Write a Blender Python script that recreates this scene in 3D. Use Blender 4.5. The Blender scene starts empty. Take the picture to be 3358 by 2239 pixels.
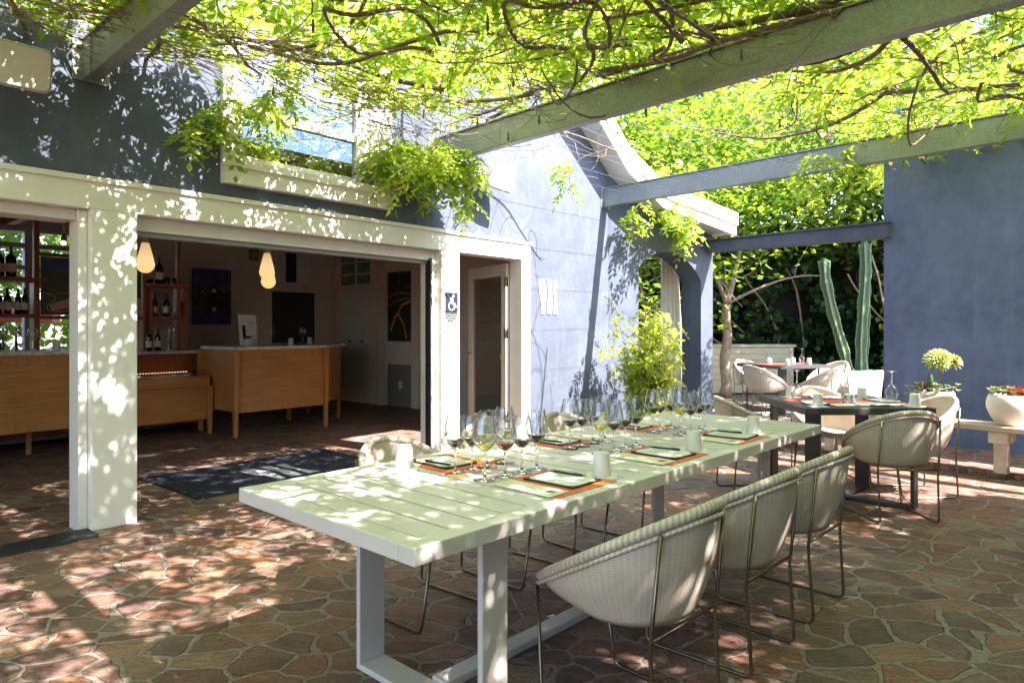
import bpy, bmesh, math, random
import numpy as np
from mathutils import Vector, Matrix
random.seed(7); rng = np.random.default_rng(11)
S = bpy.context.scene
COL = S.collection
PI = math.pi
R = math.radians

# ------------------------------------------------------------------ frames
AB = R(49.83)                       # building axis: local x runs along the facade, local y into the rooms
PB = (-2.745, 4.47)
WX, WY = math.cos(AB), math.sin(AB)
def B(t, m, z=0.0):
    return (PB[0] + t*WX - m*WY, PB[1] + t*WY + m*WX, z)
AT = R(47.23)                       # long table axis
PT = (-0.2566, 1.796)
UX, UY = math.cos(AT), math.sin(AT)
def T(x, y, z=0.0):
    return (PT[0] + x*UX - y*UY, PT[1] + x*UY + y*UX, z)
SUNV = Vector((0.764 + 0.10*0.645, -0.645 + 0.10*0.764, 1.15)).normalized()

# ------------------------------------------------------------------ materials
MATS = {}
class N:
    def __init__(s, name):
        s.m = bpy.data.materials.new(name); s.m.use_nodes = True
        s.t = s.m.node_tree; s.n = s.t.nodes; s.l = s.t.links
        s.p = s.n['Principled BSDF']; s.out = s.n['Material Output']
    def add(s, typ, **kw):
        nd = s.n.new('ShaderNode' + typ)
        for k, v in kw.items():
            if k.startswith('i_'): nd.inputs[k[2:].replace('_', ' ')].default_value = v
            else: setattr(nd, k, v)
        return nd
    def ln(s, a, b): s.l.new(a, b)
    def math(s, op, a, b=None, clamp=False):
        nd = s.n.new('ShaderNodeMath'); nd.operation = op; nd.use_clamp = clamp
        for i, v in enumerate((a, b)):
            if v is None: continue
            if isinstance(v, (int, float)): nd.inputs[i].default_value = v
            else: s.ln(v, nd.inputs[i])
        return nd.outputs[0]
    def mix(s, fac, a, b, blend='MIX'):
        nd = s.n.new('ShaderNodeMix'); nd.data_type = 'RGBA'; nd.blend_type = blend
        for i, v in ((0, fac), (6, a), (7, b)):
            if isinstance(v, (int, float)): nd.inputs[i].default_value = v
            elif isinstance(v, (tuple, list)): nd.inputs[i].default_value = (*v[:3], 1)
            else: s.ln(v, nd.inputs[i])
        return nd.outputs[2]
    def ramp(s, fac, stops, interp='LINEAR'):
        nd = s.n.new('ShaderNodeValToRGB'); cr = nd.color_ramp; cr.interpolation = interp
        while len(cr.elements) < len(stops): cr.elements.new(0.5)
        for e, (p, c) in zip(cr.elements, stops):
            e.position = p; e.color = (*c[:3], 1) if len(c) < 4 else c
        s.ln(fac, nd.inputs[0]); return nd.outputs[0]
    def coord(s, kind='Object', scale=None, rot=None):
        tc = s.n.new('ShaderNodeTexCoord'); o = tc.outputs[kind]
        if scale is not None or rot is not None:
            mp = s.n.new('ShaderNodeMapping')
            if scale is not None: mp.inputs['Scale'].default_value = scale if isinstance(scale, tuple) else (scale,)*3
            if rot is not None: mp.inputs['Rotation'].default_value = rot
            s.ln(o, mp.inputs['Vector']); o = mp.outputs[0]
        return o
    def noise(s, vec, scale, detail=4, rough=0.55):
        nd = s.n.new('ShaderNodeTexNoise'); nd.inputs['Scale'].default_value = scale
        nd.inputs['Detail'].default_value = detail; nd.inputs['Roughness'].default_value = rough
        s.ln(vec, nd.inputs['Vector']); return nd.outputs
    def bump(s, h, strength=0.3, dist=0.01, nrm=None):
        nd = s.n.new('ShaderNodeBump'); nd.inputs['Strength'].default_value = strength
        nd.inputs['Distance'].default_value = dist; s.ln(h, nd.inputs['Height'])
        if nrm is not None: s.ln(nrm, nd.inputs['Normal'])
        return nd.outputs[0]
    def base(s, c):
        if isinstance(c, tuple): s.p.inputs['Base Color'].default_value = (*c[:3], 1)
        else: s.ln(c, s.p.inputs['Base Color'])

def mat_plain(name, col, rough=0.5, metal=0.0, var=0.12, scale=6.0, bump=0.0, bscale=60.0, spec=0.5, bdist=0.004):
    k = N(name); c = k.coord()
    nz = k.noise(c, scale, 5)
    dark = tuple(x*(1-var) for x in col); lite = tuple(min(1, x*(1+var)) for x in col)
    k.base(k.ramp(nz[0], [(0.3, dark), (0.7, lite)]))
    k.p.inputs['Roughness'].default_value = rough; k.p.inputs['Metallic'].default_value = metal
    k.p.inputs['Specular IOR Level'].default_value = spec
    if bump:
        b = k.noise(c, bscale, 4); k.ln(k.bump(b[0], bump, bdist), k.p.inputs['Normal'])
    MATS[name] = k.m; return k.m

def mat_flag(name):
    k = N(name); c = k.coord()
    w1 = k.noise(c, 3.0, 3); w2 = k.noise(c, 14.0, 3); w3 = k.noise(c, 7.0, 2)
    def warp(vec, nz, amt):
        a = k.n.new('ShaderNodeVectorMath'); a.operation = 'SUBTRACT'; k.ln(nz[1], a.inputs[0]); a.inputs[1].default_value = (.5, .5, .5)
        b = k.n.new('ShaderNodeVectorMath'); b.operation = 'SCALE'; k.ln(a.outputs[0], b.inputs[0]); b.inputs['Scale'].default_value = amt
        d = k.n.new('ShaderNodeVectorMath'); d.operation = 'ADD'; k.ln(vec, d.inputs[0]); k.ln(b.outputs[0], d.inputs[1]); return d.outputs[0]
    w0 = k.noise(c, 1.0, 2); v = warp(warp(warp(warp(c, w0, .15), w1, .10), w3, .035), w2, .018)
    mp = k.n.new('ShaderNodeMapping'); mp.inputs['Rotation'].default_value = (0, 0, .5); mp.inputs['Scale'].default_value = (1.0, 1.25, 1); k.ln(v, mp.inputs[0])
    def vor(feature):
        q = k.n.new('ShaderNodeTexVoronoi'); q.voronoi_dimensions = '2D'; q.feature = feature
        q.inputs['Scale'].default_value = 4.9; q.inputs['Randomness'].default_value = 1.0; k.ln(mp.outputs[0], q.inputs['Vector']); return q
    f1 = vor('F1'); f2 = vor('F2'); gap = k.math('SUBTRACT', f2.outputs['Distance'], f1.outputs['Distance'])
    sep = k.n.new('ShaderNodeSeparateColor'); k.ln(f1.outputs['Color'], sep.inputs[0])
    stone = k.ramp(sep.outputs[0], [(0.0, (.085, .048, .047)), (.12, (.255, .108, .062)), (.24, (.170, .088, .064)), (.36, (.335, .152, .078)),
                                    (.47, (.225, .130, .085)), (.57, (.130, .082, .080)), (.67, (.285, .118, .076)), (.77, (.360, .225, .145)), (.87, (.150, .072, .058)), (.94, (.205, .150, .105)), (1, (.265, .150, .118))])
    big = k.noise(c, 9.0, 6, .62); fine = k.noise(c, 70.0, 4, .6)
    stone = k.mix(k.ramp(big[0], [(.38, (0, 0, 0)), (.68, (1, 1, 1))]), stone, k.mix(.55, stone, (.18, .11, .075)))
    stone = k.mix(.10, stone, (.14, .09, .07)); stone = k.mix(.7, stone, k.ramp(fine[0], [(.25, (.35, .35, .35)), (.75, (1.6, 1.6, 1.6))]), 'MULTIPLY')
    stone = k.mix(.8, stone, k.ramp(k.noise(c, 3.5, 5)[0], [(.3, (.62, .62, .62)), (.7, (1.2, 1.2, 1.2))]), 'MULTIPLY')
    mort = k.ramp(k.noise(c, 40.0, 4)[0], [(.3, (.185, .135, .110)), (.7, (.32, .25, .205))])
    wid = k.math('ADD', .035, k.math('MULTIPLY', k.math('POWER', k.noise(c, 3.6, 2)[0], 2.0), .22))
    e1 = k.math('SUBTRACT', gap, wid)
    mask = k.math('MULTIPLY', e1, 32.0, True)                      # 0 mortar, 1 stone
    edge = k.ramp(mask, [(0, (1, 1, 1)), (.15, (.34, .32, .30)), (.5, (.75, .75, .75)), (1, (1, 1, 1))])
    st2 = k.noise(k.coord(scale=(4.0, 20.0, 1), rot=(0, 0, .6)), 2.5, 7, .72); stone = k.mix(.75, stone, k.ramp(st2[0], [(.28, (.45,)*3), (.5, (1.0,)*3), (.74, (1.5,)*3)]), 'MULTIPLY')
    colr = k.mix(mask, mort, stone); colr = k.mix(.7, colr, edge, 'MULTIPLY')
    k.base(colr)
    hgt = k.math('ADD', k.math('MULTIPLY', mask, .6), k.math('MULTIPLY', big[0], .35)); hgt = k.math('ADD', hgt, k.math('MULTIPLY', fine[0], .12))
    k.ln(k.bump(hgt, 1.0, .024), k.p.inputs['Normal'])
    k.ln(k.ramp(k.noise(c, 12.0, 3)[0], [(.3, (.5,)*3), (.7, (.78,)*3)]), k.p.inputs['Roughness'])
    k.p.inputs['Specular IOR Level'].default_value = .42
    MATS[name] = k.m; return k.m

def mat_stucco(name, col):
    k = N(name); c = k.coord()
    a = k.noise(c, 1.1, 6, .65); b = k.noise(c, 9.0, 5, .6); st = k.noise(k.coord(scale=(5.0, 5.0, .5)), 1.4, 5, .6)
    base = k.ramp(a[0], [(.3, tuple(x*.76 for x in col)), (.7, tuple(x*1.20 for x in col))])
    base = k.mix(.6, base, k.ramp(b[0], [(.3, (.80,)*3), (.7, (1.15,)*3)]), 'MULTIPLY')
    base = k.mix(k.ramp(st[0], [(.55, (0, 0, 0)), (.78, (.40, .40, .40))]), base, tuple(min(1, x*1.5+.03) for x in col))
    k.base(base); k.p.inputs['Roughness'].default_value = .82; k.p.inputs['Specular IOR Level'].default_value = .3
    h = k.math('ADD', k.math('MULTIPLY', k.noise(c, 120.0, 3)[0], .35), k.math('MULTIPLY', k.noise(c, 14.0, 4)[0], .8))
    k.ln(k.bump(h, .5, .010), k.p.inputs['Normal']); MATS[name] = k.m; return k.m

def mat_wood(name, c1, c2, rough=.45, axis=0, scale=1.0):
    k = N(name); sc = [16.0*scale]*3; sc[axis] = 1.2*scale
    c = k.coord(scale=tuple(sc)); d = k.coord()
    g = k.noise(c, 2.2, 8, .68); p = k.noise(d, 2.2, 3)
    col = k.ramp(g[0], [(.28, c1), (.5, tuple((x+y)/2 for x, y in zip(c1, c2))), (.72, c2)])
    col = k.mix(.55, col, k.ramp(p[0], [(.3, (.78,)*3), (.7, (1.15,)*3)]), 'MULTIPLY')
    k.base(col); k.p.inputs['Roughness'].default_value = rough
    k.ln(k.bump(g[0], .12, .003), k.p.inputs['Normal']); MATS[name] = k.m; return k.m

def mat_wicker(name, col, rim=False):
    k = N(name); uv = k.coord('UV'); sp = k.n.new('ShaderNodeSeparateXYZ'); k.ln(uv, sp.inputs[0])
    U, V = sp.outputs[0], sp.outputs[1]
    if rim:
        ph = k.math('ADD', k.math('MULTIPLY', U, 2*PI/.020), k.math('MULTIPLY', V, 2*PI/.157*3))
        str_ = k.math('SINE', ph); fib = k.math('SINE', k.math('ADD', k.math('MULTIPLY', U, 2*PI/.0075), k.math('MULTIPLY', V, -900.0)))
        h = k.math('ADD', k.math('MULTIPLY', str_, .5), k.math('MULTIPLY', fib, .28))
    else:
        su = k.math('SINE', k.math('MULTIPLY', U, 2*PI/.021)); sv = k.math('SINE', k.math('ADD', k.math('MULTIPLY', V, 2*PI/.0075), k.math('MULTIPLY', k.math('SIGN', su), 1.57)))
        h = k.math('ADD', k.math('MULTIPLY', su, .14), k.math('MULTIPLY', sv, .46))
    h01 = k.math('ADD', k.math('MULTIPLY', h, .5), .5, True)
    nz = k.noise(k.coord(), 9.0, 5)
    cc = k.ramp(h01, [(.12 if rim else .08, tuple(x*(.50 if rim else .45) for x in col)), (.5 if rim else .42, tuple(x*.84 for x in col)), (.8, col)])
    cc = k.mix(.8, cc, k.ramp(nz[0], [(.3, (.80, .78, .72)), (.7, (1.06, 1.06, 1.06))]), 'MULTIPLY')
    k.base(cc); k.p.inputs['Roughness'].default_value = .55
    k.ln(k.bump(h01, .6, .002), k.p.inputs['Normal']); MATS[name] = k.m; return k.m

def mat_leaf(name, cols, tr, trans=.5, rough=.45, bark_mix=None):
    k = N(name); g = k.n.new('ShaderNodeNewGeometry'); rnd = g.outputs['Random Per Island']
    c = k.ramp(rnd, [(i/(len(cols)-1), x) for i, x in enumerate(cols)])
    t = k.ramp(rnd, [(i/(len(tr)-1), x) for i, x in enumerate(tr)])
    k.base(c); k.p.inputs['Roughness'].default_value = rough; k.p.inputs['Specular IOR Level'].default_value = .45
    tl = k.n.new('ShaderNodeBsdfTranslucent'); k.ln(t, tl.inputs[0])
    mx = k.n.new('ShaderNodeMixShader'); mx.inputs[0].default_value = trans
    k.ln(k.p.outputs[0], mx.inputs[1]); k.ln(tl.outputs[0], mx.inputs[2]); k.ln(mx.outputs[0], k.out.inputs[0])
    MATS[name] = k.m; return k.m

def mat_thin(name, tint=(.955, .965, .965), edge=(.16, .18, .18), ior=.20, rough=.01, refl=None):
    k = N(name); lf = k.add('LayerWeight', i_Blend=.5)
    tc = k.ramp(lf.outputs['Facing'], [(0, tint), (.35, tint), (.72, tuple(.32*x+.68*y for x, y in zip(edge, tint))), (.96, edge)])
    tr = k.n.new('ShaderNodeBsdfTransparent'); k.ln(tc, tr.inputs[0])
    gl = k.n.new('ShaderNodeBsdfGlossy'); gl.inputs['Roughness'].default_value = rough; gl.inputs[0].default_value = (1, 1, 1, 1)
    f = k.math('ADD', k.math('MULTIPLY', k.math('POWER', lf.outputs['Facing'], 2.5), .95 if refl is None else refl), ior*.3, True)
    mx = k.n.new('ShaderNodeMixShader'); k.ln(f, mx.inputs[0]); k.ln(tr.outputs[0], mx.inputs[1]); k.ln(gl.outputs[0], mx.inputs[2])
    k.ln(mx.outputs[0], k.out.inputs[0]); MATS[name] = k.m; return k.m

def mat_emit(name, col, strength, grad=None):
    k = N(name); k.base(col); k.p.inputs['Emission Color'].default_value = (*col, 1); k.p.inputs['Emission Strength'].default_value = strength
    MATS[name] = k.m; return k.m

def mat_galv(name):
    k = N(name); c = k.coord()
    q = k.n.new('ShaderNodeTexVoronoi'); q.inputs['Scale'].default_value = 90; k.ln(c, q.inputs['Vector'])
    sp = k.n.new('ShaderNodeSeparateColor'); k.ln(q.outputs['Color'], sp.inputs[0])
    c1 = k.ramp(sp.outputs[0], [(0, (.25, .28, .26)), (1, (.34, .375, .345))])
    c1 = k.mix(.6, c1, k.ramp(k.noise(c, 2.5, 5)[0], [(.3, (.75,)*3), (.7, (1.15,)*3)]), 'MULTIPLY')
    k.base(c1); k.p.inputs['Metallic'].default_value = .45; k.p.inputs['Roughness'].default_value = .5
    MATS[name] = k.m; return k.m

def mat_marble(name):
    k = N(name); c = k.coord(); w = k.noise(c, 3.0, 6, .7)
    col = k.ramp(w[0], [(.40, (.62, .62, .60)), (.47, (.60, .60, .58)), (.50, (.30, .31, .32)), (.53, (.60, .60, .58)), (.7, (.66, .66, .64))])
    k.base(col); k.p.inputs['Roughness'].default_value = .22; MATS[name] = k.m; return k.m

def mat_bark(name, c1, c2, sc=30.0):
    k = N(name); c = k.coord(scale=(1, 1, .35)); n1 = k.noise(c, sc, 5, .65)
    k.base(k.ramp(n1[0], [(.3, c1), (.7, c2)])); k.p.inputs['Roughness'].default_value = .85
    k.ln(k.bump(n1[0], .5, .01), k.p.inputs['Normal']); MATS[name] = k.m; return k.m

def mat_gravel(name, c1, c2, scale=60):
    k = N(name); c = k.coord()
    q = k.n.new('ShaderNodeTexVoronoi'); q.inputs['Scale'].default_value = scale; k.ln(c, q.inputs['Vector'])
    sp = k.n.new('ShaderNodeSeparateColor'); k.ln(q.outputs['Color'], sp.inputs[0])
    k.base(k.mix(.5, k.ramp(sp.outputs[0], [(0, c1), (1, c2)]), k.ramp(k.noise(c, 3, 4)[0], [(.3, (.7,)*3), (.7, (1.2,)*3)]), 'MULTIPLY'))
    k.p.inputs['Roughness'].default_value = .9; k.ln(k.bump(q.outputs['Distance'], .8, .02), k.p.inputs['Normal']); MATS[name] = k.m; return k.m

def mat_terrace(name):
    k = N(name); c = k.coord(scale=(1, 1, 1.9)); w = k.n.new('ShaderNodeTexWave'); w.wave_type = 'RINGS'; w.inputs['Scale'].default_value = 16; w.inputs['Distortion'].default_value = 1.5; w.inputs['Detail'].default_value = 2
    k.ln(c, w.inputs['Vector']); k.base(k.ramp(w.outputs[0], [(.2, (.20, .10, .06)), (.6, (.70, .30, .19)), (.9, (.80, .48, .33))])); k.p.inputs['Roughness'].default_value = .5
    MATS[name] = k.m; return k.m
def mat_fleck(name, ground, flecks, scale, thr):
    k = N(name); c = k.coord(); q = k.n.new('ShaderNodeTexVoronoi'); q.inputs['Scale'].default_value = scale; k.ln(c, q.inputs['Vector'])
    n1 = k.noise(c, 4.5, 3); f = k.math('MULTIPLY', k.math('SUBTRACT', thr, q.outputs['Distance']), 9.0, True)
    f = k.math('MULTIPLY', f, k.ramp(n1[0], [(.45, (0, 0, 0)), (.6, (1, 1, 1))]))
    sp = k.n.new('ShaderNodeSeparateColor'); k.ln(q.outputs['Color'], sp.inputs[0])
    k.base(k.mix(f, ground, k.ramp(sp.outputs[0], [(i/(len(flecks)-1), x) for i, x in enumerate(flecks)]))); k.p.inputs['Roughness'].default_value = .5
    MATS[name] = k.m; return k.m

FLAG = mat_flag('flagstone')
STUC = mat_stucco('slate_blue_stucco', (.092, .112, .152))
STUC2 = mat_stucco('deep_blue_stucco', (.125, .160, .290))
CREAM = mat_plain('white_trim_paint', (.76, .735, .685), .42, var=.05, scale=3, bump=.05, bscale=90)
SOFF = mat_plain('soffit_paint', (.72, .70, .66), .6, var=.05)
TABW = mat_plain('table_white_paint', (.655, .605, .56), .38, var=.04, scale=5, bump=.04, bscale=200)
DARK = mat_plain('dark_bronze_paint', (.050, .046, .050), .42, var=.15, scale=8)
GALV = mat_galv('galvanised_steel')
STEEL = mat_plain('bronze_steel_rod', (.22, .18, .13), .32, 1.0, var=.15, scale=20)
CHROME = mat_plain('chrome', (.75, .75, .76), .12, 1.0, var=.03)
WICK = mat_wicker('wicker_weave', (.70, .595, .50)); WICKR = mat_wicker('wicker_braid', (.72, .61, .51), True)
ORANGE = mat_plain('orange_mat', (.74, .165, .030), .6, var=.10, scale=30, bump=.15, bscale=500, bdist=.001)
REDMAT = mat_plain('red_mat', (.50, .10, .055), .6, var=.10, scale=30)
PAPER = mat_plain('paper', (.80, .80, .78), .6, var=.02)
NAPK = mat_plain('napkin', (.78, .75, .60), .75, var=.04, bump=.1, bscale=300, bdist=.001)
LEATH = mat_plain('black_leather', (.018, .017, .017), .45, var=.2, bump=.15, bscale=300, bdist=.001)
INK = mat_plain('black_ink', (.02, .02, .022), .5, var=.05)
INKG = mat_plain('grey_ink', (.28, .28, .30), .6, var=.05)
CUPM = mat_plain('frosted_cup', (.74, .72, .67), .35, var=.04, scale=12)
GLASS = mat_thin('wine_glass')
def mat_solidglass(name):
    k = N(name); k.base((1.0, 1.0, 1.0)); k.p.inputs['Transmission Weight'].default_value = 1.0; k.p.inputs['Roughness'].default_value = 0.0; k.p.inputs['IOR'].default_value = 1.48; MATS[name] = k.m; return k.m
SGLASS = mat_solidglass('solid_glass')
PANE = mat_thin('window_pane', (.80, .84, .84), (.4, .42, .42), .2, .005)
WPANE = mat_thin('reflective_pane', (.30, .36, .42), (.2, .24, .3), 1.3, .005, .5)
DPANE = mat_thin('door_pane', (.62, .64, .62), (.3, .3, .3), .22, .005)
RED = mat_plain('red_wine', (.022, .002, .005), .04, var=.1, spec=.7)
ROSE = mat_plain('ruby_wine', (.10, .012, .008), .04, var=.1, spec=.7)
WHITEW = mat_thin('white_wine', (.93, .88, .38), (.62, .52, .10), .15)
OAK = mat_wood('honey_oak', (.37, .145, .034), (.55, .245, .066), .42, 0)
OAKV = mat_wood('honey_oak_upright', (.37, .145, .034), (.55, .245, .066), .42, 2)
CHERRY = mat_wood('cherry_wood', (.20, .055, .016), (.34, .105, .030), .4, 2)
CEILW = mat_wood('ceiling_board', (.16, .10, .055), (.27, .18, .10), .6, 0)
GREYW = mat_wood('weathered_bench', (.38, .31, .24), (.58, .50, .41), .75, 0)
MARB = mat_marble('marble')
INTW = mat_plain('interior_plaster', (.66, .60, .51), .8, var=.05)
WAIN = mat_plain('grey_wainscot', (.20, .195, .19), .7, var=.05)
FROST = mat_plain('frosted_pane', (.62, .66, .66), .3, var=.04)
BLACKP = mat_plain('black_rubber', (.012, .012, .013), .6, var=.1)
DOORD = mat_plain('dark_door', (.028, .032, .042), .5, var=.1)
NAVY = mat_plain('navy_carpet', (.016, .019, .034), .95, var=.25, scale=60, bump=.4, bscale=500, bdist=.003)
WCARP = mat_plain('white_carpet', (.50, .50, .53), .95, var=.06, scale=60, bump=.3, bscale=500)
GCARP = mat_plain('grey_carpet', (.06, .066, .09), .95, var=.1)
SIGNB = mat_plain('sign_blue', (.018, .026, .045), .35, var=.05)
SIGNW = mat_plain('sign_white', (.85, .85, .83), .4, var=.02)
SPK = mat_plain('speaker_white', (.70, .69, .63), .45, var=.05); SPKG = mat_plain('speaker_grille', (.60, .58, .52), .7, var=.05, bump=.3, bscale=600, bdist=.001)
LAMP = mat_emit('lamp_glass', (1.0, .66, .26), 1.1)
def lampgrad():
    nt = LAMP.node_tree; tc = nt.nodes.new('ShaderNodeTexCoord'); sp = nt.nodes.new('ShaderNodeSeparateXYZ'); rp = nt.nodes.new('ShaderNodeValToRGB')
    mp = nt.nodes.new('ShaderNodeMath'); mp.operation = 'MULTIPLY'; mp.inputs[1].default_value = 1/.29
    nt.links.new(tc.outputs['Object'], sp.inputs[0]); nt.links.new(sp.outputs[2], mp.inputs[0]); nt.links.new(mp.outputs[0], rp.inputs[0])
    e = rp.color_ramp.elements; e[0].color = (1.0, .64, .21, 1); e[1].color = (.62, .40, .20, 1); n = e.new(.42); n.color = (1.0, .70, .32, 1)
    nt.links.new(rp.outputs[0], nt.nodes['Principled BSDF'].inputs['Emission Color'])
lampgrad(); LAMPT = mat_plain('lamp_cap', (.62, .55, .42), .4)
LED = mat_emit('led', (1.0, .62, .28), 6.0); SPOTE = mat_emit('spot_bulb', (1.0, .75, .45), 8.0)
BOTT = mat_plain('bottle_glass', (.010, .013, .009), .06, var=.1, spec=.8); BOTTG = mat_plain('green_bottle_glass', (.10, .11, .03), .08, var=.1)
LABEL = mat_plain('bottle_label', (.72, .62, .50), .7, var=.05)
TERRA = mat_terrace('painted_terraces'); HILLP = mat_fleck('painted_woodland', (.05, .065, .035), [(.11, .15, .05), (.19, .13, .06), (.07, .11, .06)], 60, .35)
SKYP = mat_plain('painted_dusk_sky', (.05, .06, .19), .5, var=.5, scale=5); ROADP = mat_plain('painted_road', (.34, .27, .20), .5)
FLOWP = mat_fleck('painted_flowers', (.03, .035, .05), [(.80, .32, .03), (.65, .22, .02), (.85, .48, .06)], 26, .42)
BRANCHP = mat_fleck('painted_thicket', (.022, .022, .016), [(.50, .26, .05), (.30, .17, .06), (.22, .13, .05)], 22, .36)
GOLDP = mat_plain('painted_gold', (.55, .32, .08), .5, var=.3)
CONC = mat_plain('pale_concrete', (.66, .62, .55), .7, var=.06, scale=10, bump=.15, bscale=120)
SIDING = mat_plain('cream_siding', (.72, .65, .47), .55, var=.06)
BARK = mat_bark('tree_bark', (.20, .15, .10), (.42, .34, .25), 22); VBARK = mat_bark('vine_bark', (.10, .070, .050), (.24, .18, .13), 40); TWIG = mat_bark('twig_bark', (.17, .12, .085), (.33, .26, .19), 40)
CACT = mat_plain('cactus_green', (.045, .100, .042), .5, var=.25, scale=8); CACTR = mat_plain('cactus_rib', (.13, .21, .10), .6, var=.2)
SOIL = mat_plain('soil', (.05, .04, .03), .95, var=.3, scale=60, bump=.5, bscale=80)
GRAVEL = mat_gravel('gravel_bed', (.14, .11, .085), (.34, .29, .24)); EARTH = mat_gravel('dry_ground', (.16, .13, .09), (.28, .24, .17), 8)
LEAFV = mat_leaf('wisteria_leaf', [(.095, .200, .020), (.13, .26, .026), (.19, .32, .036), (.28, .34, .05)], [(.34, .53, .04), (.44, .63, .05), (.57, .71, .07), (.76, .74, .12)], .62)
LEAFT = mat_leaf('tree_leaf', [(.070, .155, .020), (.10, .21, .026), (.15, .25, .034), (.24, .26, .04)], [(.22, .42, .025), (.34, .52, .035), (.48, .58, .05)], .5)
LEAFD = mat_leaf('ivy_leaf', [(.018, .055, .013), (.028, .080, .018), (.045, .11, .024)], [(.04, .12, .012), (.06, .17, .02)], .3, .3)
LEAFB = mat_leaf('shrub_leaf', [(.16, .27, .03), (.26, .37, .04), (.38, .44, .06), (.42, .36, .09)], [(.42, .58, .04), (.54, .66, .06), (.68, .68, .10)], .5)
SUCC = mat_leaf('succulent_leaf', [(.26, .36, .13), (.40, .46, .22), (.52, .53, .32)], [(.3, .4, .12), (.45, .5, .2)], .2, .4)
AEON = mat_leaf('aeonium_leaf', [(.46, .54, .12), (.60, .64, .20), (.70, .69, .34)], [(.4, .5, .08), (.5, .55, .15)], .3, .4)
REDS = mat_leaf('red_succulent_leaf', [(.16, .035, .02), (.30, .07, .03), (.42, .16, .06)], [(.4, .1, .04), (.5, .2, .06)], .2, .4)
CURT = mat_plain('linen_curtain', (.84, .79, .71), .85, var=.06, bump=.1, bscale=300)
PARA = mat_plain('red_canvas', (.60, .10, .05), .8, var=.08); HINGE = mat_plain('hinge_steel', (.45, .42, .38), .35, .9)
RUST = mat_plain('rusty_paint', (.55, .50, .42), .7, var=.25, scale=9); PLASTIC = mat_plain('white_plastic', (.70, .69, .66), .4); CLEARP = mat_thin('clear_plate', (.86, .87, .85), (.6, .6, .6), .2)
WIREM = mat_plain('steel_wire', (.50, .49, .46), .35, .9); PODM = mat_plain('seed_pod', (.13, .10, .055), .7, var=.3); PETAL = mat_plain('lilac_petal', (.42, .22, .48), .6)

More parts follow.
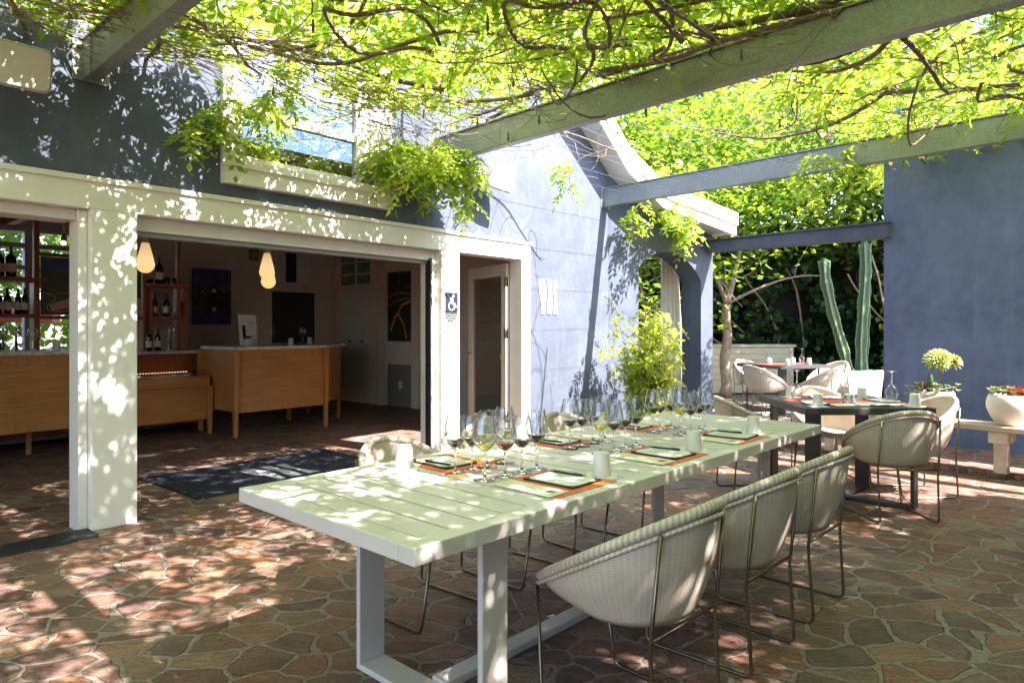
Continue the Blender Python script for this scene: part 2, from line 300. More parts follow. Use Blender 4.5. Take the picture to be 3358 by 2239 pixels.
# ------------------------------------------------------------------ geometry helpers
class MB:
    def __init__(s): s.v = []; s.f = []; s.uv = {}; s.sm = []
    def quadf(s, idx, uv=None, smooth=False):
        s.f.append(tuple(idx)); s.sm.append(smooth)
        if uv: s.uv[len(s.f)-1] = uv
    def box(s, x0, x1, y0, y1, z0, z1):
        b = len(s.v)
        s.v += [(x0,y0,z0),(x1,y0,z0),(x1,y1,z0),(x0,y1,z0),(x0,y0,z1),(x1,y0,z1),(x1,y1,z1),(x0,y1,z1)]
        for q in ((3,2,1,0),(4,5,6,7),(0,1,5,4),(1,2,6,5),(2,3,7,6),(3,0,4,7)): s.quadf([b+i for i in q])
        return s
    def obox(s, c, ax, ay, az):                     # oriented box, half-vectors
        b = len(s.v); c = Vector(c); ax, ay, az = Vector(ax), Vector(ay), Vector(az)
        for k in (-1, 1):
            for (i, j) in ((-1,-1),(1,-1),(1,1),(-1,1)): s.v.append(tuple(c+ax*i+ay*j+az*k))
        for q in ((3,2,1,0),(4,5,6,7),(0,1,5,4),(1,2,6,5),(2,3,7,6),(3,0,4,7)): s.quadf([b+i for i in q])
        return s
    def bar(s, p, q, w, h, up=(0,0,1)):             # bar from p to q, full width w, height h
        p, q = Vector(p), Vector(q); d = q-p; L = d.length; d.normalize(); u = Vector(up)
        sd = d.cross(u).normalized(); u = sd.cross(d).normalized()
        return s.obox((p+q)/2, d*L/2, sd*w/2, u*h/2)
    def tube(s, pts, r, n=8, cap=True, closed=False, uvw=False):
        pts = [Vector(p) for p in pts]; m = len(pts); rs = r if isinstance(r, (list, tuple)) else [r]*m
        b = len(s.v); up = Vector((0, 0, 1)); prev = None; acc = 0; lens = []
        for i, p in enumerate(pts):
            if closed: d = pts[(i+1) % m]-pts[i-1]
            else: d = pts[min(i+1, m-1)]-pts[max(i-1, 0)]
            if d.length < 1e-9: d = Vector((0, 0, 1))
            d.normalize()
            if prev is None:
                a = up if abs(d.z) < .9 else Vector((1, 0, 0)); sx = d.cross(a).normalized()
            else:
                sx = prev - d*prev.dot(d)
                sx = sx.normalized() if sx.length > 1e-6 else d.orthogonal().normalized()
            prev = sx; sy = d.cross(sx)
            for k in range(n):
                t = 2*PI*k/n; s.v.append(tuple(p+(sx*math.cos(t)+sy*math.sin(t))*rs[i]))
            if i: acc += (pts[i]-pts[i-1]).length
            lens.append(acc)
        seg = m if closed else m-1
        tot = acc + ((pts[0]-pts[-1]).length if closed else 0)
        for i in range(seg):
            j = (i+1) % m; l0 = lens[i]; l1 = lens[j] if j else tot
            for k in range(n):
                k2 = (k+1) % n; uv = None
                if uvw: c = 2*PI*rs[i]; uv = [(l0, c*k/n), (l0, c*(k+1)/n), (l1, c*(k+1)/n), (l1, c*k/n)]
                s.quadf((b+i*n+k, b+i*n+k2, b+j*n+k2, b+j*n+k), uv, True)
        if cap and not closed:
            s.quadf([b+k for k in range(n)][::-1]); s.quadf([b+(m-1)*n+k for k in range(n)])
        return s
    def lathe(s, prof, n=24, c=(0, 0, 0), capb=False, capt=False):
        b = len(s.v)
        for (r, z) in prof:
            for k in range(n):
                t = 2*PI*k/n; s.v.append((c[0]+r*math.cos(t), c[1]+r*math.sin(t), c[2]+z))
        for i in range(len(prof)-1):
            for k in range(n):
                k2 = (k+1) % n; s.quadf((b+i*n+k, b+i*n+k2, b+(i+1)*n+k2, b+(i+1)*n+k), None, True)
        if capb: s.quadf([b+k for k in range(n)][::-1])
        if capt: s.quadf([b+(len(prof)-1)*n+k for k in range(n)])
        return s
    def prism(s, poly, o, ex, ey, ez):              # polygon in plane (ex,ey) extruded by ez
        b = len(s.v); o, ex, ey, ez = Vector(o), Vector(ex), Vector(ey), Vector(ez); n = len(poly)
        for k in (0, 1):
            for (x, y) in poly: s.v.append(tuple(o+ex*x+ey*y+ez*k))
        s.quadf([b+i for i in range(n)][::-1]); s.quadf([b+n+i for i in range(n)])
        for i in range(n): j = (i+1) % n; s.quadf((b+i, b+j, b+n+j, b+n+i))
        return s
    def build(s, name, mat, parent=None, bevel=0.0, seg=2, recalc=True):
        me = bpy.data.meshes.new(name); me.from_pydata(s.v, [], s.f)
        me.polygons.foreach_set('use_smooth', s.sm)
        if s.uv:
            ul = me.uv_layers.new(name='UVMap'); li = 0
            for i, p in enumerate(s.f):
                u = s.uv.get(i)
                for k in range(len(p)):
                    if u: ul.data[li].uv = u[k]
                    li += 1
        if recalc:
            bm = bmesh.new(); bm.from_mesh(me); bmesh.ops.recalc_face_normals(bm, faces=bm.faces); bm.to_mesh(me); bm.free()
        me.materials.append(mat)
        o = bpy.data.objects.new(name, me); COL.objects.link(o)
        if parent: o.parent = parent
        if bevel:
            md = o.modifiers.new('Bevel', 'BEVEL'); md.width = bevel; md.segments = seg; md.limit_method = 'ANGLE'; md.angle_limit = R(40)
        return o
def bx(*a): return MB().box(*a)

def tag(o, label, cat, group=None, kind=None):
    if label: o['label'] = label
    if cat: o['category'] = cat
    if group: o['group'] = group
    if kind: o['kind'] = kind
    return o
def thing(name, label, cat, loc=(0, 0, 0), rz=0.0, group=None):
    o = bpy.data.objects.new(name, None); COL.objects.link(o); o.location = loc; o.rotation_euler = (0, 0, rz); o.empty_display_size = .1
    return tag(o, label, cat, group)
def dup(o, loc, rz=0.0, label=None, group=None, rot=None, scale=None):
    def cp(a, par):
        c = a.copy(); COL.objects.link(c); c.parent = par
        for ch in list(a.children): cp(ch, c)
        return c
    r = cp(o, None); r.location = loc; r.rotation_euler = rot if rot else (0, 0, rz)
    if scale: r.scale = scale
    if label: r['label'] = label
    if group: r['group'] = group
    return r

def arc_path(pts, rad=.03, n=4):                     # polyline with rounded corners
    pts = [Vector(p) for p in pts]; out = [pts[0]]
    for i in range(1, len(pts)-1):
        a, b, c = pts[i-1], pts[i], pts[i+1]; u = (a-b); v = (c-b)
        r = min(rad, u.length*.45, v.length*.45); p0 = b+u.normalized()*r; p2 = b+v.normalized()*r
        for k in range(n+1):
            t = k/n; out.append(p0*(1-t)**2+b*2*t*(1-t)+p2*t*t)
    return out+[pts[-1]]

def leafmesh(name, Bp, A, Sd, L, W, mat, parent=None, fold=.22):
    """one bent leaf per row: base Bp, axis A, side Sd (unit), lengths L, widths W; 4 vertices each"""
    Nn = len(Bp); Up = np.cross(A, Sd); L = L[:, None]; W = W[:, None]
    mid = Bp+A*L*.45; v = np.empty((Nn, 4, 3), np.float32)
    v[:, 0] = Bp; v[:, 1] = mid+Sd*W*.5+Up*W*fold; v[:, 2] = Bp+A*L-Up*L*.10; v[:, 3] = mid-Sd*W*.5+Up*W*fold
    me = bpy.data.meshes.new(name); me.vertices.add(Nn*4); me.vertices.foreach_set('co', v.reshape(-1))
    me.loops.add(Nn*4); me.loops.foreach_set('vertex_index', np.arange(Nn*4, dtype=np.int32))
    me.polygons.add(Nn); me.polygons.foreach_set('loop_start', np.arange(0, Nn*4, 4, dtype=np.int32)); me.polygons.foreach_set('loop_total', np.full(Nn, 4, np.int32))
    me.update(calc_edges=True); me.materials.append(mat)
    o = bpy.data.objects.new(name, me); COL.objects.link(o)
    if parent: o.parent = parent
    return o
def unit(a): return a/np.maximum(np.linalg.norm(a, axis=1, keepdims=True), 1e-9)
def randdir(n, zs=1.0):
    a = rng.normal(size=(n, 3)); a[:, 2] *= zs; return unit(a)
def sides(A):
    r = randdir(len(A)); return unit(np.cross(A, r))
def pinnate(P, D, L, pairs=5, ll=.070, lw=.032, droop=.5):
    """compound leaves: returns leaflet arrays"""
    n = len(P); gsz = rng.uniform(.72, 1.5, n); L = L*gsz; up = np.tile(np.array([[0, 0, 1.0]]), (n, 1)); Sd = unit(np.cross(D, up)+1e-6); Bs, As, Ss, Ls, Ws = [], [], [], [], []
    for i in range(pairs+1):
        f = .25+.75*i/pairs; p = P+D*(L*f)[:, None]; p[:, 2] -= droop*L*f*f
        dd = D.copy(); dd[:, 2] -= droop*1.6*f; dd = unit(dd)
        for sgn in ((-1, 1) if i < pairs else (0,)):
            a = unit(dd*(.55 if sgn else 1)+Sd*sgn*.95+rng.normal(scale=.22, size=(n, 3))+np.array([[0, 0, -.18]]))
            Bs.append(p); As.append(a); sd = unit(np.cross(a, np.cross(Sd, dd)+rng.normal(scale=.35, size=(n, 3)))); Ss.append(sd)
            k = gsz*rng.uniform(.8, 1.2, n)*(1.0 if i else .8); Ls.append(ll*k); Ws.append(lw*k)
    return np.concatenate(Bs), np.concatenate(As), np.concatenate(Ss), np.concatenate(Ls), np.concatenate(Ws)

def wiggle(p, d, n, step, curl=.25, grav=0.0, flat=1.0, keep=None):
    p = Vector(p); d = Vector(d).normalized(); out = [p.copy()]; bend = Vector((random.gauss(0, 1), random.gauss(0, 1), random.gauss(0, flat)))*curl*.4
    for i in range(n):
        if i % 5 == 4: bend = Vector((random.gauss(0, 1), random.gauss(0, 1), random.gauss(0, flat)))*curl*.5
        d = d+bend+Vector((random.gauss(0, 1), random.gauss(0, 1), random.gauss(0, flat)))*curl*.35
        d.z -= grav
        if keep is not None: d.z += (keep-p.z)*.5
        d.normalize(); p = p+d*step; out.append(p.copy())
    return out

# ------------------------------------------------------------------ ground, patio
g = MB(); g.quadf([0, 1, 2, 3]); g.v = [(-200, -200, -.012), (200, -200, -.012), (200, 200, -.012), (-200, 200, -.012)]
tag(g.build('ground', EARTH), 'dry ground reaching to the horizon', 'ground', kind='structure')
g = MB(); g.v = [(-14, -9, 0), (14, -9, 0), (14, 16, 0), (-14, 16, 0)]; g.quadf([0, 1, 2, 3])
tag(g.build('patio', FLAG), 'irregular brown flagstone paving with pale mortar joints', 'patio', kind='structure')
g = MB(); g.v = [(2.85, 10.35, .006), (4.05, 8.6, .006), (4.6, 8.3, .006), (12, 8.6, .006), (12, 19, .006), (-1, 19, .006), (-1, 12.4, .006), (1.6, 10.2, .006)]; g.quadf(range(8))
tag(g.build('gravel_bed', GRAVEL), 'gravel ground under the trees beyond the arch', 'gravel', kind='structure')
# raised step of flagstone in front of the right-hand wall
sd = Vector((-.66, .75, 0)); sn = Vector((.75, .66, 0)); p0 = Vector((4.18, 6.21, 0))
a, b = p0+sd*1.9, p0-sd*4.2
g = MB(); g.prism([(a.x, a.y), (b.x, b.y), (b.x+1.5*sn.x, b.y+1.5*sn.y), (a.x+1.5*sn.x, a.y+1.5*sn.y)], (0, 0, -.05), (1, 0, 0), (0, 1, 0), (0, 0, .10))
tag(g.build('stone_step', FLAG, bevel=.012), 'low flagstone step along the foot of the right hand wall', 'step', kind='structure')

nb = 150; Bp = np.stack([rng.uniform(-3, 5, nb), rng.uniform(1.2, 8, nb), np.full(nb, .006)], 1); A_ = randdir(nb, .12); A_[:, 2] = np.abs(A_[:, 2])*.4; A_ = unit(A_); Sx = unit(np.cross(A_, np.array([[0, 0, 1.0]])))
tag(leafmesh('leaf_litter', Bp, A_, Sx, rng.uniform(.02, .05, nb), rng.uniform(.010, .022, nb), mat_leaf('dry_leaf', [(.20, .12, .04), (.32, .22, .06), (.18, .22, .05), (.10, .06, .03)], [(.2, .15, .05), (.3, .25, .06)], .2)), 'small dry leaves scattered over the paving', 'leaves', kind='stuff')

# ------------------------------------------------------------------ winery building
bld = thing('winery_building', 'slate blue stucco building with white trimmed folding openings on the left', 'building', (PB[0], PB[1], 0), AB)
w = MB()
w.box(-7, -3.4, 0, .2, 0, 2.3); w.box(-7, .86, 0, .2, 2.3, 5.8); w.box(.86, 2.475, 0, .2, 2.3, 2.41); w.box(.86, 2.475, 0, .2, 3.95, 5.8)
w.prism([(2.475, 2.3), (6.3, 2.3), (6.3, 3.39), (4.3, 4.85), (3.6, 5.36), (3.0, 5.8), (2.475, 5.8)], (0, 0, 0), (1, 0, 0), (0, 0, 1), (0, .2, 0))
w.box(4.563, 6.3, 0, .2, 0, 2.3)
w.build('wall', STUC, bld)
# arched end of the facade, turned towards the terrace
Cx, Cy = 1.32, 9.28; ex, ey = .895, .445; nx, ny = -ey, ex
def toL(X, Y, z):
    X -= PB[0]; Y -= PB[1]; return (X*WX+Y*WY, -X*WY+Y*WX, z)
def arc(s_, k, z): return toL(Cx+ex*s_+nx*k, Cy+ey*s_+ny*k, z)
rake = [(0, 3.39), (.58, 2.967), (1.843, 2.682)]
archp = [(.495, 2.158), (.535, 2.197), (.577, 2.232), (.625, 2.27), (.668, 2.30), (.74, 2.34), (.821, 2.375), (.92, 2.395), (1.015, 2.401), (1.12, 2.388), (1.212, 2.361), (1.30, 2.318), (1.38, 2.268), (1.454, 2.208), (1.52, 2.14), (1.576, 2.066), (1.60, 2.03), (1.618, 1.994)]
def lerp(tab, s_):
    for (a0, z0), (a1, z1) in zip(tab, tab[1:]):
        if a0 <= s_ <= a1: return z0+(z1-z0)*(s_-a0)/(a1-a0)
    return tab[-1][1]
ss = sorted(set([0, .1, .208, .35, .495, .615, 1.618, 1.73, 1.843]+[p[0] for p in archp]))
w = MB(); TH = .42
for s0, s1 in zip(ss, ss[1:]):
    mid = (s0+s1)/2; inside = .495 < mid < 1.618
    for k in (0, TH):
        z0, z1 = (lerp(archp, s0), lerp(archp, s1)) if inside else (0, 0); i = len(w.v)
        w.v += [arc(s0, k, z0), arc(s1, k, z1), arc(s1, k, lerp(rake, s1)), arc(s0, k, lerp(rake, s0))]; w.quadf([i, i+1, i+2, i+3])
    if inside:
        i = len(w.v); w.v += [arc(s0, 0, lerp(archp, s0)), arc(s1, 0, lerp(archp, s1)), arc(s1, TH, lerp(archp, s1)), arc(s0, TH, lerp(archp, s0))]; w.quadf([i, i+1, i+2, i+3])
for s_, zt in ((.495, 2.158), (1.618, 1.994), (1.843, 2.682)):
    i = len(w.v); w.v += [arc(s_, 0, 0), arc(s_, TH, 0), arc(s_, TH, zt), arc(s_, 0, zt)]; w.quadf([i, i+1, i+2, i+3])
w.build('arch_wall', STUC, bld)
# flared rake of the end roof: soffit, fascia, roof
Wp = [B(3.6, 0, 5.36), B(4.3, 0, 4.85), B(5.3, 0, 4.12), (Cx, Cy, 3.39)]+[(Cx+ex*s_, Cy+ey*s_, z) for s_, z in ((.58, 2.967), (.70, 2.932), (1.2, 2.825), (1.9, 2.668))]
Op = [(x+.6*.36, y-.8*.36, z) for x, y, z in Wp]
w = MB(); fa = MB(); rf = MB()
for i in range(len(Wp)-1):
    a0, a1, o0, o1 = [Vector(q) for q in (Wp[i], Wp[i+1], Op[i], Op[i+1])]
    back = Vector((nx, ny, 0))*.05
    for dz in (0, .03):
        j = len(w.v); w.v += [toL(*(a0-Vector((0, 0, dz-.03))+back*0)), toL(*(a1-Vector((0, 0, dz-.03)))), toL(*(o1-Vector((0, 0, dz-.03)))), toL(*(o0-Vector((0, 0, dz-.03))))]; w.quadf([j, j+1, j+2, j+3])
    for (f0, z0, z1) in ((0.0, -.02, .12), (.03, .12, .30)):
        q0 = o0+Vector((.6, -.8, 0))*f0; q1 = o1+Vector((.6, -.8, 0))*f0; r0 = o0-Vector((.6, -.8, 0))*.04; r1 = o1-Vector((.6, -.8, 0))*.04
        P8 = [Vector((q.x, q.y, q.z+zz)) for zz in (z0, z1) for q in (q0, q1, r1, r0)]
        j = len(fa.v); fa.v += [toL(*q) for q in P8]
        for q in ((3,2,1,0),(4,5,6,7),(0,1,5,4),(1,2,6,5),(2,3,7,6),(3,0,4,7)): fa.quadf([j+k for k in q])
    bk = Vector((nx, ny, 0))*3.2
    for up in (.045, .305):
        st = o0+Vector((0, 0, up)); en = o1+Vector((0, 0, up)); j = len(rf.v)
        rf.v += [toL(*st), toL(*en), toL(*(en+bk)), toL(*(st+bk))]; rf.quadf([j, j+1, j+2, j+3])
w.build('soffit', SOFF, bld, recalc=False); fa.build('fascia', CREAM, bld); rf.build('roof', mat_plain('grey_shingle', (.20, .19, .18), .9, bump=.3), bld, recalc=False)
bx(-7.2, 3.6, -.25, 9, 5.8, 5.95).build('flat_roof', MATS['grey_shingle'], bld)
# white casing
c = MB(); c.box(-3.4, 4.563, -.025, .16, 2.10, 2.297); c.box(-.02, .2645, -.025, .16, 0, 2.10); c.box(3.13, 3.39, -.025, .16, 0, 2.10); c.box(4.40, 4.563, -.025, .16, 0, 2.10); c.box(-3.4, -3.15, -.025, .16, 0, 2.10)
c.build('door_casing', CREAM, bld, bevel=.006)
bx(-3.42, 4.58, -.045, -.0262, 2.275, 2.31).build('drip_cap', CREAM, bld, bevel=.004)
for q in ((-.075, -.022, .03, .20, 0, 2.095), (3.07, 3.128, .06, .22, 0, 2.095)): bx(*q).build('jamb_strip', CREAM, bld, bevel=.004)
bx(3.045, 3.069, .05, .12, 0, 2.02).build('weather_seal', BLACKP, bld)
c = MB(); c.box(.2665, 3.068, .07, .30, 2.0, 2.098); c.box(-3.14, -.077, .07, .30, 2.03, 2.098); c.build('shutter_housing', SOFF, bld, bevel=.004)
c = MB(); c.box(.2665, 3.068, .10, .17, 1.965, 1.999); c.build('shutter_slat', INKG, bld, bevel=.004)
# upper window
win = bx(.86, 2.475, -.065, .02, 2.41, 2.575).build('window', CREAM, bld, bevel=.006)
c = MB(); c.box(.86, .99, -.045, .16, 2.579, 3.95); c.box(2.28, 2.475, -.045, .16, 2.579, 3.95); c.box(.992, 2.278, -.045, .16, 3.80, 3.95); c.box(.84, 2.495, -.085, -.047, 2.535, 2.60); c.build('window_frame', CREAM, win, bevel=.006)
c = MB(); c.box(.992, 1.06, .03, .10, 2.6, 3.798); c.box(2.13, 2.278, .03, .10, 2.6, 3.798); c.box(1.062, 2.128, .03, .10, 2.577, 2.66); c.box(1.062, 2.128, .035, .10, 2.98, 3.06); c.build('sash', CREAM, win, bevel=.004)
g = MB(); g.v = [(1.06, .065, 2.62), (2.13, .065, 2.62), (2.13, .065, 3.8), (1.06, .065, 3.8)]; g.quadf([0, 1, 2, 3]); g.build('pane', WPANE, win)
# room behind
c = MB(); c.box(-6.3, -6.15, .2, 5.6, 0, 2.75); c.box(5.9, 6.05, .2, 5.6, 0, 2.75)
c.box(-6.3, -.6, 5.6, 5.75, 0, 2.75); c.box(-.6, 1.68, 5.6, 5.75, 0, .92); c.box(-.6, 1.68, 5.6, 5.75, 2.62, 2.75); c.box(1.68, 2.05, 5.6, 5.75, 0, 2.75); c.box(2.05, 2.45, 5.6, 5.75, 0, .92); c.box(2.05, 2.45, 5.6, 5.75, 2.5, 2.75); c.box(2.45, 6.05, 5.6, 5.75, 0, 2.75)
c.build('interior_wall', INTW, bld)
bx(-6.3, 6.05, .2, 5.75, 2.752, 2.83).build('ceiling', CEILW, bld)
c = MB()
for i in range(5): c.box(-6.1+i*2.3, -6.0+i*2.3, .22, 5.58, 2.62, 2.75)
c.build('ceiling_beam', CHERRY, bld)
wf = MB()
for (x0, x1) in ((-.6, -.54), (.20, .26), (1.05, 1.20), (1.64, 1.68), (2.05, 2.09), (2.41, 2.45)): wf.box(x0, x1, 5.585, 5.70, .92, 2.62)
for (z0, z1) in ((.92, .97), (1.58, 1.66), (2.08, 2.13), (2.36, 2.42), (2.57, 2.62)): wf.box(-.6, 1.68, 5.592, 5.695, z0, z1)
wf.build('back_window_frame', SOFF, bld)
g = MB()
for (x0, x1) in ((-.54, 1.05), (1.2, 1.64), (2.09, 2.41)):
    i = len(g.v); g.v += [(x0, 5.65, .95), (x1, 5.65, .95), (x1, 5.65, 2.6), (x0, 5.65, 2.6)]; g.quadf([i, i+1, i+2, i+3])
g.build('back_window_pane', PANE, bld)
d = bx(4.55, 5.38, 5.56, 5.598, 0, 1.93).build('inner_door', DOORD, bld); c = MB(); c.box(4.45, 4.548, 5.55, 5.597, 0, 2.02); c.box(5.382, 5.48, 5.55, 5.597, 0, 2.02); c.box(4.549, 5.381, 5.55, 5.597, 1.932, 2.02); c.build('door_frame', INTW, d)
# transom over inner door
d = bx(4.7, 5.3, 5.57, 5.598, 2.1, 2.6).build('transom', FROST, bld); c = MB(); c.box(4.82, 5.02, 5.56, 5.568, 2.1, 2.6); c.build('curtain_strip', BLACKP, d)
# sash windows and trim on the right side wall of the room
sw = MB(); sw.box(5.80, 5.898, 4.40, 4.52, 0, 2.74); sw.box(5.80, 5.898, 5.42, 5.55, 0, 2.74); sw.box(5.81, 5.898, 4.522, 5.418, 1.98, 2.08); sw.box(5.81, 5.898, 4.522, 5.418, 1.0, 1.06); sw.box(5.81, 5.898, 4.522, 5.418, 0, .30)
sw = sw.build('sash_window', INTW, bld)
c = MB(); c.box(5.84, 5.897, 4.522, 5.418, .302, .998); c.box(5.84, 5.897, 4.522, 5.418, 1.062, 1.978); c.build('frosted_pane', FROST, sw)
c = MB(); c.box(5.85, 5.897, 4.522, 5.418, 2.082, 2.70); c.build('upper_pane', mat_plain('green_glass', (.16, .26, .22), .2), sw)
c = MB(); c.box(5.83, 5.849, 4.522, 5.418, 2.25, 2.28); c.box(5.83, 5.849, 4.522, 5.418, 2.46, 2.49); c.box(5.829, 5.8485, 4.95, 4.98, 2.082, 2.7); c.build('glazing_bar', INTW, sw)
c = MB(); c.box(5.795, 5.838, 4.75, 4.79, 1.062, 1.085); c.box(5.795, 5.838, 5.1, 5.14, 1.062, 1.085); c.build('sash_lock', BLACKP, sw)
c = MB(); c.box(5.86, 5.898, 2.6, 4.12, 0, .70); c.build('wainscot', WAIN, bld); c = MB(); c.box(5.82, 5.898, 4.14, 4.33, 0, 2.74); c.box(5.82, 5.898, 3.30, 3.48, 0, 2.74); c.build('pilaster', INTW, bld)
c = MB(); c.box(5.85, 5.859, 3.75, 3.83, .30, .42); c.build('socket_plate', PLASTIC, bld)
# glazed entrance door, swung inwards
dr = thing('glass_door', 'white framed glass door standing open in the narrow entrance', 'door', B(4.385, .17), math.atan2(.857, -.514))
L = .96
c = MB(); c.box(.012, .125, -.022, .022, .012, 2.07); c.box(L-.11, L, -.022, .022, .012, 2.07); c.box(.126, L-.111, -.022, .022, 1.93, 2.07); c.box(.126, L-.111, -.022, .022, .012, .25)
c.build('door_frame', CREAM, dr, bevel=.004)
g = MB(); g.v = [(.12, 0, .24), (L-.1, 0, .24), (L-.1, 0, 1.94), (.12, 0, 1.94)]; g.quadf([0, 1, 2, 3]); g.build('pane', DPANE, dr)
for z in (.22, 1.20, 1.80):
    c = MB(); c.tube([(.0, .028, z), (.0, .028, z+.11)], .011, 8); c.box(.002, .05, .022, .027, z, z+.11); c.box(-.05, .0, .022, .026, z, z+.11); c.build('hinge', HINGE, dr)
c = MB(); c.tube(arc_path([(L-.055, .022, 1.0), (L-.055, .07, 1.0), (L-.17, .07, 1.0)], .012), .009, 8); c.build('handle', CHROME, dr)
c = MB(); c.box(.126, .135, .0225, .03, .95, 1.0); c.build('latch_plate', PLASTIC, dr)

# ------------------------------------------------------------------ far right building (plus added unseen wing)
W0 = Vector((4.28, 7.86)); wd = Vector((.658, -.753)); wn = Vector((.753, .658))
k_end = 6.6; E1 = W0+wd*k_end
anx = thing('blue_side_building', 'deep blue stucco building with plain wall on the right', 'building', (W0.x, W0.y, 0), math.atan2(wd.y, wd.x))
# local x along wall to the right, local y away from the courtyard is +y of (rot90 of wd) = (.753,.658)
bx(0, k_end+3, 0, .3, 0, 3.75).build('wall', STUC2, anx)
c = MB(); c.box(-.02, k_end+3, -.03, .33, 3.752, 3.83); c.build('coping', STUC2, anx, bevel=.01)
# wing added unseen behind the camera to block sun from the right-hand floor
def anL(X, Y, z):
    X -= W0.x; Y -= W0.y; r = math.atan2(wd.y, wd.x); return (X*math.cos(r)+Y*math.sin(r), -X*math.sin(r)+Y*math.cos(r), z)
def shade_wing(t0, t1, m0, m1, z0, z1, mat, nm):
    w = MB(); w.v = [anL(*B(t, m, z)) for z in (z0, z1) for (t, m) in ((t0, m0), (t1, m0), (t1, m1), (t0, m1))]
    for q in ((3,2,1,0),(4,5,6,7),(0,1,5,4),(1,2,6,5),(2,3,7,6),(3,0,4,7)): w.quadf(q)
    return w.build(nm, mat, anx)
shade_wing(-6.5, 5.2, -7.55, -7.25, 0, 3.4, STUC2, 'unseen_shade_wall'); shade_wing(-6.7, 5.1, -12.0, -7.2, 3.402, 3.56, MATS['grey_shingle'], 'unseen_shade_roof')
# blue lintel between the two
lt = thing('lintel_beam', 'long blue painted timber beam bridging the gap below tree foliage', 'beam', (0, 0, 0))
c = MB(); c.bar((2.93, 10.02, 2.50), (4.33, 7.80, 2.43), .16, .17); c.build('timber', STUC, lt, bevel=.006)
c = MB(); c.bar((2.90, 10.04, 2.594), (4.33, 7.78, 2.524), .19, .018); c.build('cap_board', STUC, lt)

# ------------------------------------------------------------------ pergola of steel beams and wires
per = thing('pergola', 'galvanised steel pergola beams with taut wires carrying the vine over the patio', 'pergola', (PB[0], PB[1], 0), AB)
beams = [(0.0, .055), (3.09, .105), (6.21, .11)]
for t0, sl in beams:
    c = MB(); L = 7.24; wy = .075
    # rectangular hollow section with a lip along the top
    c.bar((t0, -.012, 3.065), (t0-sl*L, -L, 3.065), .09, .23, (0, 0, 1))
    bm_ = c.build('beam', GALV, per, bevel=.006)
    c = MB(); c.bar((t0, -.013, 3.187), (t0-sl*L, -L, 3.187), .13, .012, (0, 0, 1)); c.build('top_flange', GALV, bm_)
    c = MB(); c.box(t0-.12, t0+.10, -.011, -.001, 2.925, 3.205); c.box(t0-.062, t0-.047, -.14, -.0112, 2.94, 3.19); c.build('bracket', GALV, bm_, bevel=.002)
    c = MB()
    bolt = MB()
    for z in (2.99, 3.14): bolt.tube([(t0-.085, -.03, z), (t0-.085, -.0105, z)], .013, 6); bolt.tube([(t0+.07, -.03, z), (t0+.07, -.0105, z)], .013, 6)
    bolt.build('bolt', HINGE, bm_)
for i in range(17):
    m = -.30-.42*i; c = MB(); c.tube([(-5.5, m, 3.10), (-2, m, 3.09), (0-.05*-m-.04, m, 3.10), (1.5, m, 3.075), (3.09+.105*m, m, 3.10), (4.6, m, 3.08), (6.21+.11*m+.12, m, 3.10)], .0018, 5); c.build('wire', WIREM, per)

# ------------------------------------------------------------------ wisteria
vine = thing('wisteria_vine', 'sprawling green wisteria with tangled brown stems covering the pergola', 'vine', (PB[0], PB[1], 0), AB)
stems = MB(); twigs = MB()
def big(t, m, ang, n, r, curl=.16, z=3.16):
    p = wiggle((t, m, z+random.uniform(-.03, .08)), (math.cos(ang), math.sin(ang), 0), n, .10, curl, 0, .35, keep=z+random.uniform(0, .12))
    stems.tube(p, [r*(1-.55*i/len(p)) for i in range(len(p))], 6); return p
allp = []
for i in range(84):                                   # older wood running with the beams and the wires
    t = random.uniform(-3.5, 2.7); m = random.uniform(-6.8, -.5)
    ang = random.choice([0, PI, -PI/2, PI/2, .5, 2.6])+random.gauss(0, .35)
    allp.append(big(t, m, ang, random.randint(16, 42), random.uniform(.010, .026), .17, 3.17))
for i in range(14):                                   # wood that lies along the middle beam
    m = -.6-i*.42; allp.append(big(3.0+.105*m, m, random.choice([-PI/2, PI/2])+random.gauss(0, .2), 24, random.uniform(.012, .022), .15, 3.235))
for i in range(46):                                   # bare limbs beyond the middle beam
    t = random.uniform(3.0, 6.3); m = random.uniform(-6.8, -3.2)
    allp.append(big(t, m, random.uniform(0, 2*PI), random.randint(16, 34), random.uniform(.008, .020), .24, 3.2))
for i in range(4):                                    # loose loops of thick stem
    t, m = [(1.0, -1.75), (1.6, -2.6), (.3, -2.2), (4.6, -4.6)][i]; p = []
    for k in range(22): a_ = k/21*1.75*PI+i; p.append((t+.26*math.cos(a_)*1.5, m+.26*math.sin(a_), 3.10+.05*math.sin(3*a_)))
    stems.tube(p, .013, 7)
for p in allp:                                        # side shoots
    for k in range(5):
        q = random.choice(p); a_ = random.uniform(0, 2*PI)
        s_ = wiggle(q, (math.cos(a_), math.sin(a_), random.gauss(0, .25)), random.randint(7, 16), .07, .42, .01, .6, keep=3.16+random.uniform(-.06, .25))
        twigs.tube(s_, [.0048*(1-.6*i/len(s_)) for i in range(len(s_))], 4, cap=False)
for i in range(420):                                  # thin whips
    t = random.uniform(-4, 3.6); m = -abs(random.gauss(0, 1))*2.2-.1 if i % 2 else random.uniform(-6.5, -.1)
    a_ = random.uniform(0, 2*PI); s_ = wiggle((t, m, random.uniform(3.06, 3.3)), (math.cos(a_), math.sin(a_), random.gauss(0, .15)), random.randint(8, 22), .07, .26, .004, .5, keep=3.15)
    twigs.tube(s_, [.0034*(1-.5*k/len(s_)) for k in range(len(s_))], 4, cap=False)
